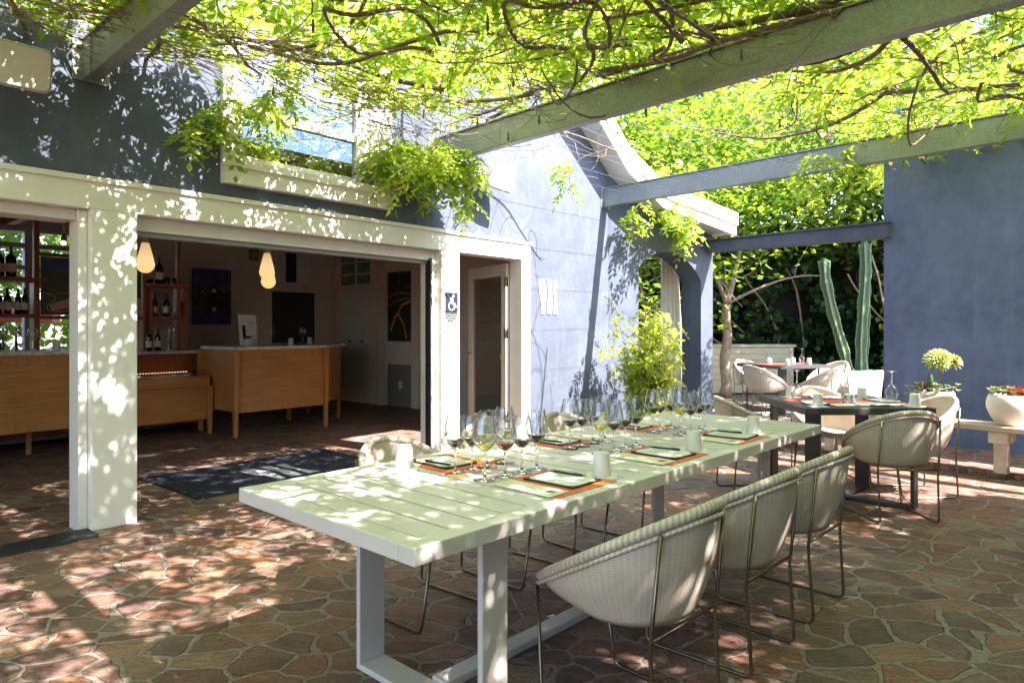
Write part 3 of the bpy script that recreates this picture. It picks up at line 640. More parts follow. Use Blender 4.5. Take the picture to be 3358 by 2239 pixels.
for i in range(110):                                  # bundle of whips along the wall side
    t = random.uniform(-1.5, 2.2); m = -random.uniform(.12, 1.0); a_ = random.gauss(0, .35)
    s_ = wiggle((t, m, random.uniform(3.05, 3.25)), (math.cos(a_), math.sin(a_)*.5, 0), random.randint(14, 26), .07, .16, .004, .4, keep=3.12)
    twigs.tube(s_, [.0042*(1-.5*k/len(s_)) for k in range(len(s_))], 4, cap=False)
hang_ends = []
for (t, m, n_) in [(.95, -.12, 7), (1.1, -.15, 8), (2.35, -.35, 8), (2.6, -.4, 9), (2.8, -.45, 8), (2.2, -.3, 8), (1.9, -.25, 2), (2.45, -.25, 6), (2.7, -.3, 6), (2.95, -.35, 6), (3.1, -.4, 5), (4.0, -1.0, 5), (6.55, -.5, 7), (6.75, -.55, 7), (6.95, -.6, 7), (7.15, -.6, 8), (7.3, -.55, 7), (5.9, -2.6, 7), (5.8, -3.2, 8)]:
    for rep in range(2 if t < 4 else 1):
        s_ = wiggle((t+random.gauss(0, .12), m+random.gauss(0, .06), 3.12), (random.gauss(0, .5), random.gauss(0, .2), -.8), n_+random.randint(-1, 2), .07, .3, .05)
        twigs.tube(s_, [.003]*len(s_), 4, cap=False); hang_ends.append(s_)
for (t, m) in [(3.75, -.5), (4.3, -.55)]:   # bare drooping tendrils
    s_ = wiggle((t, m, 3.05), (random.gauss(0, .4), 0, -1), 11, .06, .45, .02); twigs.tube(s_, .0022, 4, cap=False)
stems.build('woody_stems', VBARK, vine, recalc=False); twigs.build('twigs', TWIG, vine, recalc=False)
# foliage: clumps of pinnate leaves; dense left of the middle beam, thin beyond it and close to the sunny wall
def dens(t, m):
    if t > 6.4: return (.4 if -.75 < m < -.2 and 6.7 < t < 7.8 else .75 if -5.4 < m <= -2.9 else 0) if t < 9 else 0
    if t > 3.12: return 0 if m > -3.0 else .62 if m > -5.0 else (.9 if t < 4.6 else .05)
    d = 1.0
    if m > -.55: d *= (.9 if t < .5 else .12) if m > -.3 else (1.0 if t < .5 else .5)
    if 2.3 < t and m > -1.6: d *= .6
    if t < 1.3 and -5.4 < m < -3.2: d *= .34
    if t > .2 and -2.0 < m < -.4: d *= .62
    if t < .2 and -2.2 < m < -.9: d *= .75
    if m <= -5.2: d *= 1.5
    return d*1.35
C = []
gs = .104
for a_ in np.arange(-4.6, 9.0, gs):
    for b_ in np.arange(-7.2, -.06, gs):
        t, m = a_+rng.normal(0, .045), b_+rng.normal(0, .045)
        f = .5+.28*math.sin(2.1*t+1.3*m+.7)*math.sin(1.7*m-.9*t)+.24*math.sin(4.7*t-2.3*m+2)*math.sin(5.1*m+1.9*t)+.16*math.sin(9.7*t+3)*math.sin(10.9*m)
        pr = dens(t, m)*min(1.0, max(.12, .52+.85*f))
        for lay in range(3):
            if rng.random() < pr*(1.05, .68, .42)[lay]:
                zlo = 3.30 if 2.2 < t < 3.5 else 3.20
                C.append((t+rng.normal(0, .03), min(m+rng.normal(0, .03), -.05), zlo+.05+.11*lay+abs(rng.normal(0, .05))))
C = np.array(C)
D = randdir(len(C), .22)
parts_ = [pinnate(C, D, rng.uniform(.15, .23, len(C)), droop=.3)]
H_ = []
for s_ in hang_ends:
    for q in s_[2:]:
        for r_ in range(3): H_.append(q)
H_ = np.array([tuple(q) for q in H_]); Dh = randdir(len(H_), .4); Dh[:, 2] -= .35; Dh = unit(Dh)
parts_.append(pinnate(H_+rng.normal(scale=.03, size=H_.shape), Dh, rng.uniform(.12, .2, len(H_)), 5, .066, .030))
arr = [np.concatenate(z) for z in zip(*parts_)]
leafmesh('foliage', *arr, LEAFV, vine)
for i in range(16):
    t, m = [(1.9, -2.0), (2.2, -2.9), (1.2, -2.4), (2.7, -1.6), (1.5, -3.1), (2.9, -1.1), (3.0, -2.4), (.6, -1.6), (2.4, -1.2), (1.0, -.5), (2.0, -1.0), (2.6, -3.3), (4.2, -3.0), (1.7, -1.5), (3.4, -1.9), (.9, -2.9)][i]
    z = 3.10-random.uniform(0, .08); L = random.uniform(.07, .12)
    c = MB(); c.tube([(t, m, z+.08), (t, m, z)], .0015, 4); c.lathe([(.001, 0), (.008, -.015), (.007, -.035), (.011, -.06), (.009, -L*.8), (.001, -L)], 8, (t, m, z)); c.build('seed_pod', PODM, vine)
for i, (t, m) in enumerate([(2.35, -1.3), (4.9, -3.2), (2.5, -1.9)]):
    n = 60; bp = np.tile(np.array([[t, m, 3.06]]), (n, 1))+rng.normal(scale=(.012, .012, .03), size=(n, 3)); A_ = randdir(n); leafmesh('flower_cluster', bp, A_, sides(A_), rng.uniform(.01, .018, n), rng.uniform(.008, .014, n), PETAL, vine)

# ------------------------------------------------------------------ trees, hedge, shrub
def tree(loc, h, trunk_r, limbs, crown, nleaf, label, lean=(0, 0), leaf=(.10, .075), bark=BARK, fork=None, clumps=90, mat=None, zmin=0, shoots=7):
    t = thing('broadleaf_tree', label, 'tree', loc, 0, 'trees behind the blue lintel')
    tk = MB(); fz = fork if fork else h*.45
    n = 9; pts = [(lean[0]*(i/n)**1.3+math.sin(i*1.3)*.02, lean[1]*(i/n)+math.cos(i*1.7)*.02, fz*i/n) for i in range(n+1)]
    tk.tube(pts, [trunk_r*(1.35 if i == 0 else 1-.25*i/n) for i in range(n+1)], 12)
    tips = []
    for (dx, dy, dz, r) in limbs:
        q = wiggle(pts[-1], (dx, dy, dz), 13, math.sqrt(dx*dx+dy*dy+dz*dz)/13, .09); tk.tube(q, [r*(1-.7*i/len(q)) for i in range(len(q))], 8); tips.append(q)
        for k in range(shoots):
            b_ = random.choice(q[4:]); s_ = wiggle(b_, (random.gauss(0, 1), random.gauss(0, 1), random.gauss(.1, .5)), 10, .13, .25); tk.tube(s_, [r*.30*(1-.8*i/len(s_)) for i in range(len(s_))], 5, cap=False); tips.append(s_)
    tk.build('trunk', bark, t, recalc=False)
    (cx, cy, cz, rx, ry, rzz, hole) = crown
    cl = []
    for i in range(clumps):
        if i % 3 == 0 and tips: q = random.choice(tips); cl.append(tuple(q[-1]))
        else:
            d = randdir(1)[0]*(rng.random()**.45); cl.append((cx+d[0]*rx, cy+d[1]*ry, cz+d[2]*rzz))
    cl = np.array(cl); idx = rng.integers(0, len(cl), nleaf); Bp = cl[idx]+rng.normal(scale=(.38, .38, .22), size=(nleaf, 3))
    Bp = Bp[Bp[:, 2] > zmin+rng.normal(0, .12, len(Bp))]; nleaf = len(Bp)
    A_ = randdir(nleaf, .55); A_[:, 2] -= .25; A_ = unit(A_)
    Sx = np.cross(A_, np.array([[0, 0, 1.0]]))+rng.normal(scale=.45, size=(nleaf, 3)); Sx = unit(np.cross(np.cross(A_, Sx), A_))
    leafmesh('crown', Bp, A_, Sx, rng.uniform(.7, 1.3, nleaf)*leaf[0], rng.uniform(.7, 1.3, nleaf)*leaf[1], mat or LEAFT, t, .12)
    return t
tree((3.98, 12.75, 0), 4, .105, [(-.5, .1, 1.5, .05), (.55, .2, 2.3, .065), (-.35, -.3, .6, .03), (1.6, -.2, 1.0, .03)], (.7, .3, 3.75, 2.4, 2.0, .75, 0), 7000, 'slim forked tree with pale bark standing beside the cream siding planter', (.04, 0), (.13, .10), fork=1.75, clumps=75, zmin=2.2, shoots=3)
tree((7.4, 14.6, 0), 6, .14, [(-.6, -.3, 2.2, .07), (.9, .4, 2.4, .07), (.2, -.8, 1.6, .05)], (-.3, -1.2, 5.0, 3.8, 2.4, 1.5, 0), 11000, 'bushy yellow green tree rising above the cactus and the lintel', (0, 0), (.15, .11), fork=2.2, clumps=130, zmin=2.7)
tree((9.4, 11.9, 0), 6, .16, [(-.9, -.4, 2.6, .07), (.7, .6, 2.6, .07), (-.4, .8, 2.4, .05)], (-.5, -.2, 5.2, 3.5, 2.8, 1.3, 0), 17000, 'tall tree whose crown shows above the right hand blue wall', (0, 0), (.16, .12), fork=2.6, clumps=130)
tree((2.6, 16.0, 0), 6, .15, [(-.9, -.4, 2.4, .07), (.7, .6, 2.4, .07), (.4, -.8, 2.2, .05)], (.6, 0, 5.4, 3.6, 2.4, 2.0, 0), 12000, 'leafy tree showing between the white eave and the pergola', (0, 0), (.15, .11), fork=2.6, clumps=120)
tree((5.6, 20.5, 0), 8, .2, [(-1.2, -.4, 3.2, .09), (1.2, .4, 3.2, .09), (.2, -1, 3.0, .08)], (.3, 0, 8.2, 5.2, 2.6, 2.9, 0), 11000, 'tall tree at the back filling the sky above the white eave', (0, 0), (.24, .18), fork=3.4, clumps=150)
tree((1.6, 12.2, 0), 4, .09, [(-.5, .3, 1.0, .04), (1.0, .4, .55, .05), (.3, -.2, 1.1, .03)], (.4, .5, 2.7, 1.3, 1.2, .5, 0), 1800, 'pale crooked tree branch seen through the arch', (0, 0), (.13, .10), fork=1.35, clumps=26)
# ivy covered fence at the back of the garden
hd = thing('ivy_fence', 'dark ivy covered timber fence closing the garden behind the cactus', 'hedge', (0, 0, 0))
fa_, fb_ = Vector((-2.5, 14.2, 0)), Vector((9.6, 14.0, 0))
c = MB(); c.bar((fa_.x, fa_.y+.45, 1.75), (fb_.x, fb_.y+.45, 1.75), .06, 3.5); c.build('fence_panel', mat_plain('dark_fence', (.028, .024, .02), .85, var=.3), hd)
c = MB()
for x in (3.3, 5.0, 6.45, 7.8): c.box(x-.05, x+.05, 14.28, 14.38, 0, 2.9)
for z in (1.2, 2.1): c.box(-2, 9.4, 14.30, 14.36, z, z+.08)
c.build('post_and_rail', mat_plain('grey_fence_timber', (.10, .075, .055), .85, var=.3), hd)
nb = 9500; Bp = np.stack([rng.uniform(-2.3, 9.4, nb), 14.1-np.abs(rng.normal(0, .22, nb)), rng.uniform(0, 3.7, nb)], 1)
nz = np.sin(Bp[:, 0]*2.3+1)*np.sin(Bp[:, 2]*2.9+Bp[:, 0])+.5*np.sin(Bp[:, 0]*5.1)*np.sin(Bp[:, 2]*4.3); kp = nz > -.55; Bp = Bp[kp]; nb = len(Bp)
A_ = randdir(nb); A_[:, 2] -= .8; A_[:, 1] -= .4; A_ = unit(A_); Sx = unit(np.stack([np.ones(nb), rng.normal(0, .4, nb), rng.normal(0, .3, nb)], 1)); Sx = unit(np.cross(np.cross(A_, Sx), A_))
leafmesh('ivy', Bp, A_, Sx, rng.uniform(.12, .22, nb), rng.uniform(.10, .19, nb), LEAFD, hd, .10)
for i in range(18):
    x = random.uniform(2.2, 9.2); c = MB(); c.tube(wiggle((x, 14.0, 0), (random.gauss(0, .25), 0, 1), 18, .15, .14), .02, 6, cap=False); c.build('ivy_stem', BARK, hd, recalc=False)
# hedge side by the end of the right wall
hs = thing('ivy_bush', 'sunlit ivy growing against the edge of the right hand blue wall', 'plant', (0, 0, 0))
nb = 1500; tt = rng.random(nb); Bp = np.stack([6.6+tt*.9+rng.normal(0, .22, nb), 11.2+tt*1.6+rng.normal(0, .2, nb), rng.uniform(0, 3.2, nb)], 1); A_ = randdir(nb); A_[:, 2] -= .6; A_ = unit(A_)
leafmesh('leaves', Bp, A_, sides(A_), rng.uniform(.09, .17, nb), rng.uniform(.07, .13, nb), LEAFT, hs, .1)
c = MB()
for i in range(6): c.tube(wiggle((6.7+i*.12, 11.4+i*.2, 0), (0, 0, 1), 18, .15, .12), .018, 5, cap=False)
c.build('stems', BARK, hs, recalc=False)
gw = thing('garden_wall', 'pale blue garden wall dappled by ivy behind the cactus pot', 'wall', (0, 0, 0))
c = MB(); c.bar((7.1, 11.6, 1.5), (10.5, 15.2, 1.5), .2, 3.0); c.build('wall', STUC, gw)
# yellow-green shrub by the arch
sh = thing('yellow_shrub', 'bright yellow green shrub growing at the foot of the arch', 'shrub', (1.70, 8.58, 0))
sh.scale = (.74, .76, 1.12); sm = MB(); tips = []
for i in range(64):
    a_ = random.uniform(0, 2*PI); r_ = random.uniform(.0, .15); sp = random.uniform(.02, .26); p = wiggle((r_*math.cos(a_), r_*math.sin(a_), 0), (math.cos(a_)*sp, math.sin(a_)*sp*.8, 1.0), random.randint(6, 13), .105, .13)
    sm.tube(p, [.007*(1-.7*k/len(p)) for k in range(len(p))], 5, cap=False); tips.append(p)
for (x, y, hgt) in ((-.34, .12, 14), (.28, .0, 12)):
    p = wiggle((x*.6, y, 0), (x*.15, 0, 1), hgt, .105, .06); sm.tube(p, .004, 5, cap=False); tips.append(p)
sm.build('stems', TWIG, sh, recalc=False)
Q = []
for p in tips:
    for q in p[2:]:
        for k in range(3): Q.append(tuple(q))
Q = np.array(Q)+rng.normal(scale=(.05, .05, .04), size=(len(Q), 3)); Dq = randdir(len(Q), .5)
leafmesh('foliage', *pinnate(Q, Dq, rng.uniform(.10, .19, len(Q)), 4, .056, .028, .35), LEAFB, sh)
# cream siding planter box
pl = thing('planter_box', 'long cream painted planter clad in horizontal boards beside the slim tree', 'planter', (3.2, 13.3, 0), .04)
c = MB()
for i in range(7): c.box(-.3, 2.30, -.012-.002*(i % 2), .9, .04+i*.128, .04+i*.128+.123)
c.build('boards', SIDING, pl, bevel=.003)
c = MB(); c.box(-.34, 2.36, -.05, .95, .937, .985); c.box(2.23, 2.315, -.03, .02, .0, .936); c.build('trim', SIDING, pl, bevel=.004)
c = MB(); c.box(-.25, 1.85, .05, .85, .90, .936); c.build('soil', SOIL, pl)
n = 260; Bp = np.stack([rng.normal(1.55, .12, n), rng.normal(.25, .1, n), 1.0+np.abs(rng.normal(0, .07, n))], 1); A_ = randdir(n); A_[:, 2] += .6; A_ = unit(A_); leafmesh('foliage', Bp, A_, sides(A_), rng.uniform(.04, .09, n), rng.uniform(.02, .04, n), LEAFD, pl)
# cactus
cp = thing('cactus_pot', 'large square off white pot holding the tall cactus', 'pot', (5.72, 11.4, 0), .1)
c = MB(); b0, b1 = .27, .315
c.v = [(-b0, -b0, 0), (b0, -b0, 0), (b0, b0, 0), (-b0, b0, 0), (-b1, -b1, .62), (b1, -b1, .62), (b1, b1, .62), (-b1, b1, .62), (-b1+.04, -b1+.04, .62), (b1-.04, -b1+.04, .62), (b1-.04, b1-.04, .62), (-b1+.04, b1-.04, .62), (-b1+.05, -b1+.05, .55), (b1-.05, -b1+.05, .55), (b1-.05, b1-.05, .55), (-b1+.05, b1-.05, .55)]
for q in ((3,2,1,0),(0,1,5,4),(1,2,6,5),(2,3,7,6),(3,0,4,7),(4,5,9,8),(5,6,10,9),(6,7,11,10),(7,4,8,11),(8,9,13,12),(9,10,14,13),(10,11,15,14),(11,8,12,15)): c.quadf(q)
c.build('pot_body', CONC, cp, bevel=.012); bx(-.26, .26, -.26, .26, .50, .56).build('soil', SOIL, cp)
ca = thing('column_cactus', 'tall ribbed columnar cactus with two green stems in square pot', 'cactus', (5.72, 11.4, .55))
def column(path, r):
    body = MB(); nseg = 46; pts = []
    P_ = [Vector(p) for p in path]
    for i in range(nseg+1):
        f = i/nseg*(len(P_)-1); k = min(int(f), len(P_)-2); u_ = f-k; pts.append(P_[k].lerp(P_[k+1], u_*u_*(3-2*u_)*.5+u_*.5))
    ns = 30; rib = 5
    for i, p in enumerate(pts):
        sc = r*(1+.11*math.sin(i*.62))*(1 if i < nseg-3 else math.sqrt(max(.02, (nseg-i)/3.2)))
        for k in range(ns):
            a_ = 2*PI*k/ns; rr = sc*(.62+.42*abs(math.cos(a_*rib/2))**1.6); body.v.append((p.x+rr*math.cos(a_+.4), p.y+rr*math.sin(a_+.4), p.z))
    for i in range(nseg):
        for k in range(ns): k2 = (k+1) % ns; body.quadf((i*ns+k, i*ns+k2, (i+1)*ns+k2, (i+1)*ns+k), None, True)
    body.quadf([nseg*ns+k for k in range(ns)])
    o = body.build('stem', CACT, ca)
    sp = MB()
    for j in range(rib):
        a_ = 2*PI*j/rib+.4; q = []
        for i, p in enumerate(pts[:-2]): sc = r*(1+.11*math.sin(i*.62)); q.append((p.x+1.045*sc*math.cos(a_), p.y+1.045*sc*math.sin(a_), p.z))
        sp.tube(q, [.010+.006*(i % 2) for i in range(len(q))], 5)
    sp.build('spine_ridge', CACTR, o)
column([(-.10, 0, -.02), (-.17, 0, .35), (-.36, 0, 1.0), (-.48, 0, 1.55), (-.51, 0, 1.93)], .076)
column([(.10, -.02, -.02), (.10, -.02, .5), (.14, -.02, 1.2), (.18, -.02, 1.75), (.16, -.02, 2.22)], .077)
column([(.20, .14, -.02), (.24, .15, .6), (.26, .15, 1.3), (.27, .16, 2.0)], .07)

# ------------------------------------------------------------------ bench and bowls by the right wall
ben = thing('plank_bench', 'weathered plank bench on white rusty posts along blue wall', 'bench', (4.20, 5.88, .05), math.atan2(.75, -.66))
# local x runs away from the camera along the wall, local -y is towards the wall
bx(-2.4, 1.75, -.165, -.002, .375, .42).build('plank', GREYW, ben, bevel=.006); bx(-2.4, 1.75, -.34, -.175, .375, .42).build('plank', GREYW, ben, bevel=.006)
for x in (-1.7, .02, 1.5):
    lg = bx(x-.05, x+.05, -.20, -.10, 0, .372).build('leg', RUST, ben, bevel=.004); c = MB(); c.box(x-.075, x+.075, -.30, -.03, .27, .371); c.build('bracket', RUST, lg, bevel=.01)
def bowl(loc, label, r=.18, h=.27):
    t = thing('bowl_planter', label, 'planter', loc, 0, 'stone bowls on the bench')
    c = MB(); pr = [(.0, 0), (r*.52, 0), (r*.60, .01), (r*.82, h*.28), (r*.98, h*.56), (r, h*.72), (r*.93, h*.93), (r*.86, h), (r*.80, h*.985), (r*.84, h*.86)]
    c.lathe(pr, 40); c.build('bowl', CONC, t); c = MB(); c.lathe([(0, h*.9), (r*.84, h*.87)], 24); c.build('soil', SOIL, t); return t
def rosettes(name, cs, rad, mat, par, nl=26, lw=.4, up=.3):
    Bs, As, Ss, Ls, Ws = [], [], [], [], []
    for c_ in cs:
        x, y, z, k = c_[:4]; tx_, ty_ = c_[4:6] if len(c_) > 4 else (0, 0); Rm = np.array(Matrix.Rotation(ty_, 3, 'Y') @ Matrix.Rotation(tx_, 3, 'X'))
        for i in range(nl):
            a_ = i*2.4; el = up+(.95-up)*(1-i/nl)*1.2; d = np.array([math.cos(a_)*math.cos(el), math.sin(a_)*math.cos(el), math.sin(el)]); Bs.append((x, y, z)); As.append(Rm @ d); Ss.append(tuple(Rm @ np.array((-math.sin(a_), math.cos(a_), 0.0)))); L_ = rad*k*(.5+.5*i/nl); Ls.append(L_); Ws.append(L_*lw)
    return leafmesh(name, np.array(Bs), np.array(As), np.array(Ss), np.array(Ls), np.array(Ws), mat, par, .1)
b1 = bowl((3.93, 6.36, .47), 'round pale bowl planter with tall aeonium and cactus, behind the wicker chair')
cs = [(random.gauss(0, .10), random.gauss(0, .10), .25+random.uniform(0, .07), random.uniform(.7, 1.2)) for i in range(34)]+[(-.12-random.uniform(0, .09), random.gauss(0, .05), .24+random.uniform(-.03, .05), .9) for i in range(14)]
rosettes('sedum_leaves', cs, .05, SUCC, b1, 24, .6, .75)
c = MB(); c.tube([(.02, -.02, .2), (.03, -.02, .34), (.05, -.02, .46), (.06, -.02, .52)], [.013, .011, .011, .012], 8); c.tube([(.045, -.02, .44), (.09, -.03, .50), (.13, -.03, .535)], .009, 7); c.build('aeonium_stem', TWIG, b1)
rosettes('aeonium_head', [(.03, -.05, .57, 1.0, .9, -.2), (-.02, -.03, .56, .9, .7, -.8), (.05, 0, .60, .95, .2, 0), (.08, -.05, .56, .85, .9, .6), (.15, -.06, .545, .8, .9, .4), (.15, -.02, .56, .7, .2, .5), (-.02, .02, .58, .8, -.3, -.5), (.03, -.06, .53, .8, 1.4, 0)], .125, AEON, b1, 60, .40, .0)
c = MB(); c.lathe([(.022, .2), (.026, .28), (.028, .36), (.024, .41), (.012, .43), (0, .433)], 12, (-.065, -.05, 0)); c.build('cactus_finger', CACT, b1); c = MB(); c.tube([(-.135, -.05, .2), (-.14, -.05, .30), (-.137, -.05, .36)], [.011, .012, .009], 7); c.build('red_stalk', mat_plain('red_stalk_skin', (.16, .045, .035), .6, var=.2), b1)
b2 = bowl((4.36, 5.97, .47), 'round pale bowl planter with red and white succulents at the right edge')
rosettes('sedum_leaves', [(-.07+random.gauss(0, .03), random.gauss(0, .045), .26+random.uniform(0, .06), random.uniform(.8, 1.2)) for i in range(20)], .05, SUCC, b2, 24, .6, .75)
rosettes('red_succulent', [(.03, 0, .28, 1.1), (.10, -.05, .27, .9), (.06, .06, .27, .9), (.0, -.08, .25, .6)], .15, REDS, b2, 26, .22, .1)

# ------------------------------------------------------------------ tables
lt_ = thing('long_table', 'long white slatted dining table laid with rows of wine glasses', 'table', (PT[0], PT[1], 0), AT)
TL, TW = 3.10, 1.0
c = MB(); bw = .07
c.box(0, TL, 0, bw, .70, .75); c.box(0, TL, TW-bw, TW, .70, .75); c.box(0, bw, bw+.0005, TW-bw-.0005, .70, .75); c.box(TL-bw, TL, bw+.0005, TW-bw-.0005, .70, .75)
c.build('top_frame', TABW, lt_, bevel=.003)
c = MB(); ns = 26; pw = (TL-2*bw)/ns
for i in range(ns): x0 = bw+i*pw; c.box(x0+.0055, x0+pw-.0055, bw+.0008, TW-bw-.0008, .715, .7495)
c.build('slat', TABW, lt_, bevel=.0015)
bx(bw+.01, TL-bw-.01, bw+.01, TW-bw-.01, .703, .711).build('slat_gap_shade', DARK, lt_)  # dark sheet standing in for the shade in the slat gaps
for x in (.40, 2.58):
    c = MB(); th = .024
    c.box(x, x+.12, .15, .15+th, th, .698); c.box(x, x+.12, TW-.15-th, TW-.15, th, .698); c.box(x, x+.12, .15, TW-.15, .001, th); c.build('leg_frame', TABW, lt_, bevel=.004)
bx(.522, 2.578, .46, .54, .002, .034).build('stretcher', TABW, lt_, bevel=.004)

def dark_table(loc, rz, label, size=.94):
    t = thing('square_table', label, 'table', loc, rz, 'square dark tables'); h = size/2
    c = MB(); c.box(-h, h, -h, -h+.06, .70, .75); c.box(-h, h, h-.06, h, .70, .75); c.box(-h, -h+.06, -h+.0605, h-.0605, .70, .75); c.box(h-.06, h, -h+.0605, h-.0605, .70, .75); c.build('top_frame', DARK, t, bevel=.003)
    c = MB(); n = 8; pw = (size-.12)/n
    for i in range(n): c.box(-h+.06+i*pw+.002, -h+.06+(i+1)*pw-.002, -h+.061, h-.061, .705, .7495)
    c.build('slat', DARK, t, bevel=.0015)
    for sx in (1, -1):
        a_ = Vector((-.37, -.37*sx, 0)); b_ = -a_; d = (b_-a_).normalized(); s_ = d.cross(Vector((0, 0, 1)))
        c = MB(); z0 = .002 if sx > 0 else .0025
        c.obox(a_+Vector((0, 0, .35)), d*.0125, s_*.055, Vector((0, 0, .348))); c.obox(b_+Vector((0, 0, .35)), d*.0125, s_*.055, Vector((0, 0, .348)))
        c.obox(Vector((0, 0, .0135 if sx > 0 else .0145)), d*((b_-a_).length/2-.013), s_*.055, Vector((0, 0, .012)))
        c.build('leg_frame', DARK, t, bevel=.003)
    return t
dark_table((2.57, 5.36, 0), 0.0, 'square dark bronze table with red mats and upturned glasses on the paving')
dark_table((4.26, 10.76, 0), R(22), 'square dark table standing on the gravel before the cream planter', .98)

# ------------------------------------------------------------------ wicker chair
def make_chair():
    t = thing('wicker_chair', 'tub chair', 'chair'); n = 72
    def rim(th, e=0.0):
        f = ((1+math.cos(th))/2); y = -.295*math.cos(th)-(.045*f**2); x = .284*math.sin(th)*(1-.04*f)
        return Vector((x*(1+e), y*(1+e), .412+.352*f**1.03))
    def bot(th):
        return Vector((.212*math.sin(th), -.190*math.cos(th)-.058, .385))
    sh = MB(); rows = 14; per_ = 1.85
    for j in range(rows+1):
        s_ = j/rows
        for i in range(n):
            th = 2*PI*i/n; a, b = bot(th), rim(th); p = a.lerp(b, s_); bul = math.sin(PI*min(1, s_*1.0))**.8*.022*(1 if s_ < 1 else 0)
            o = Vector((math.sin(th), -math.cos(th), 0)); p = p+o*bul; p.z -= .010*math.sin(PI*s_)*(1-((1+math.cos(th))/2)*.2); sh.v.append(tuple(p))
    for j in range(rows):
        for i in range(n):
            i2 = (i+1) % n; u0, u1 = per_*i/n, per_*(i+1)/n; L0 = (bot(2*PI*i/n)-rim(2*PI*i/n)).length; v0, v1 = L0*j/rows, L0*(j+1)/rows
            sh.quadf((j*n+i, j*n+i2, (j+1)*n+i2, (j+1)*n+i), [(u0, v0), (u1, v0), (u1, v1), (u0, v1)], True)
    o = sh.build('seat_shell', WICK, t); md = o.modifiers.new('Solidify', 'SOLIDIFY'); md.thickness = .012; md.offset = -1
    c = MB(); c.tube([tuple(rim(2*PI*i/n)) for i in range(n)], .018, 10, closed=True, uvw=True); c.build('rim', WICKR, t)
    c = MB(); c.tube([tuple(rim(2*PI*i/n, .035)-Vector((0, 0, .027))) for i in range(n)], .0075, 8, closed=True, uvw=True); c.build('braid', WICKR, t)
    c = MB(); m_ = 36
    for k, (f, z) in enumerate(((1.0, .392), (1.03, .400), (.9, .405), (.5, .402), (.0, .400))):
        for i in range(m_): b = bot(2*PI*i/m_); c.v.append((b.x*f, (b.y+.058)*f-.058, z))
    for k in range(4):
        for i in range(m_):
            i2 = (i+1) % m_; q = [k*m_+i, k*m_+i2, (k+1)*m_+i2, (k+1)*m_+i]; c.quadf(q, [(c.v[x][0], c.v[x][1]) for x in q], True)
    b = len(c.v); 
    for i in range(m_): p = bot(2*PI*i/m_); c.v.append((p.x, p.y, p.z-.002))
    c.quadf([b+i for i in range(m_)]); c.build('seat', WICK, t)
    for s_ in (-1, 1):
        rr = rim(PI*.23); fr = rim(PI*.80)
        c = MB(); c.tube(arc_path([(s_*(fr.x+.022), fr.y, fr.z-.02), (s_*.215, .190, .0075), (s_*.200, -.262, .0075), (s_*.206, -.240, .345), (s_*.208, -.246, .385), (s_*(rr.x+.020), rr.y-.020, rr.z-.015)], .035), .0068, 8); c.build('leg_frame', STEEL, t)
    c = MB(); c.tube([(-.206, -.238, .362), (.206, -.238, .362)], .006, 8); c.tube([(-.222, .12, .374), (.222, .12, .374)], .006, 8); c.build('cross_bar', STEEL, t)
    return t
chair = make_chair(); first = [True]
def place(x, y, rz, label, group):
    if first[0]:
        first[0] = False; chair.location = (x, y, 0); chair.rotation_euler = (0, 0, rz); chair['label'] = label; chair['group'] = group; return
    dup(chair, (x, y, 0), rz, label, group)
G1 = 'wicker chairs at the long white table'; G2 = 'wicker chairs at the square table on the paving'; G3 = 'wicker chairs at the table on the gravel'
for x, lab in ((.885, 'wicker tub chair nearest the front of the photo, back turned, below the first place setting'), (1.57, 'middle wicker tub chair of the three with backs turned along the white table'), (2.22, 'farthest wicker tub chair of the three with backs turned along the white table')):
    q = T(x, -.065); place(q[0], q[1], AT+random.gauss(0, .03), lab, G1)
for x, lab in ((.955, 'wicker tub chair showing above the white table beside the navy doormat'), (1.62, 'wicker tub chair mostly hidden behind the first cluster of wine glasses, before the glass door'), (2.31, 'wicker tub chair behind the middle cluster of wine glasses, nearest the wavy wall sign')):
    q = T(x, 1.08); place(q[0], q[1], AT+PI+random.gauss(0, .04), lab, G1)
place(2.68, 4.87, .02, 'wicker tub chair with its back to the camera at the square table with red mats', G2)
place(3.20, 5.50, R(92), 'wicker tub chair in front of the aeonium bowl, facing left to the square table', G2)
place(1.98, 5.52, R(-88), 'wicker tub chair facing right between the white table end and the square table', G2)
place(2.80, 6.10, R(178), 'sunlit white looking wicker tub chair facing the camera behind the square table', G2)
place(3.76, 10.12, R(-68), 'wicker tub chair on the gravel facing right, nearest the slim tree trunk', G3)
place(4.50, 10.05, R(48), 'wicker tub chair on the gravel with its back turned, in front of the far table', G3)
place(5.05, 10.95, R(112), 'wicker tub chair on the gravel tucked beside the cactus pot', G3)
place(4.05, 11.42, R(202), 'wicker tub chair on the gravel behind the far table, against the planter boards', G3)

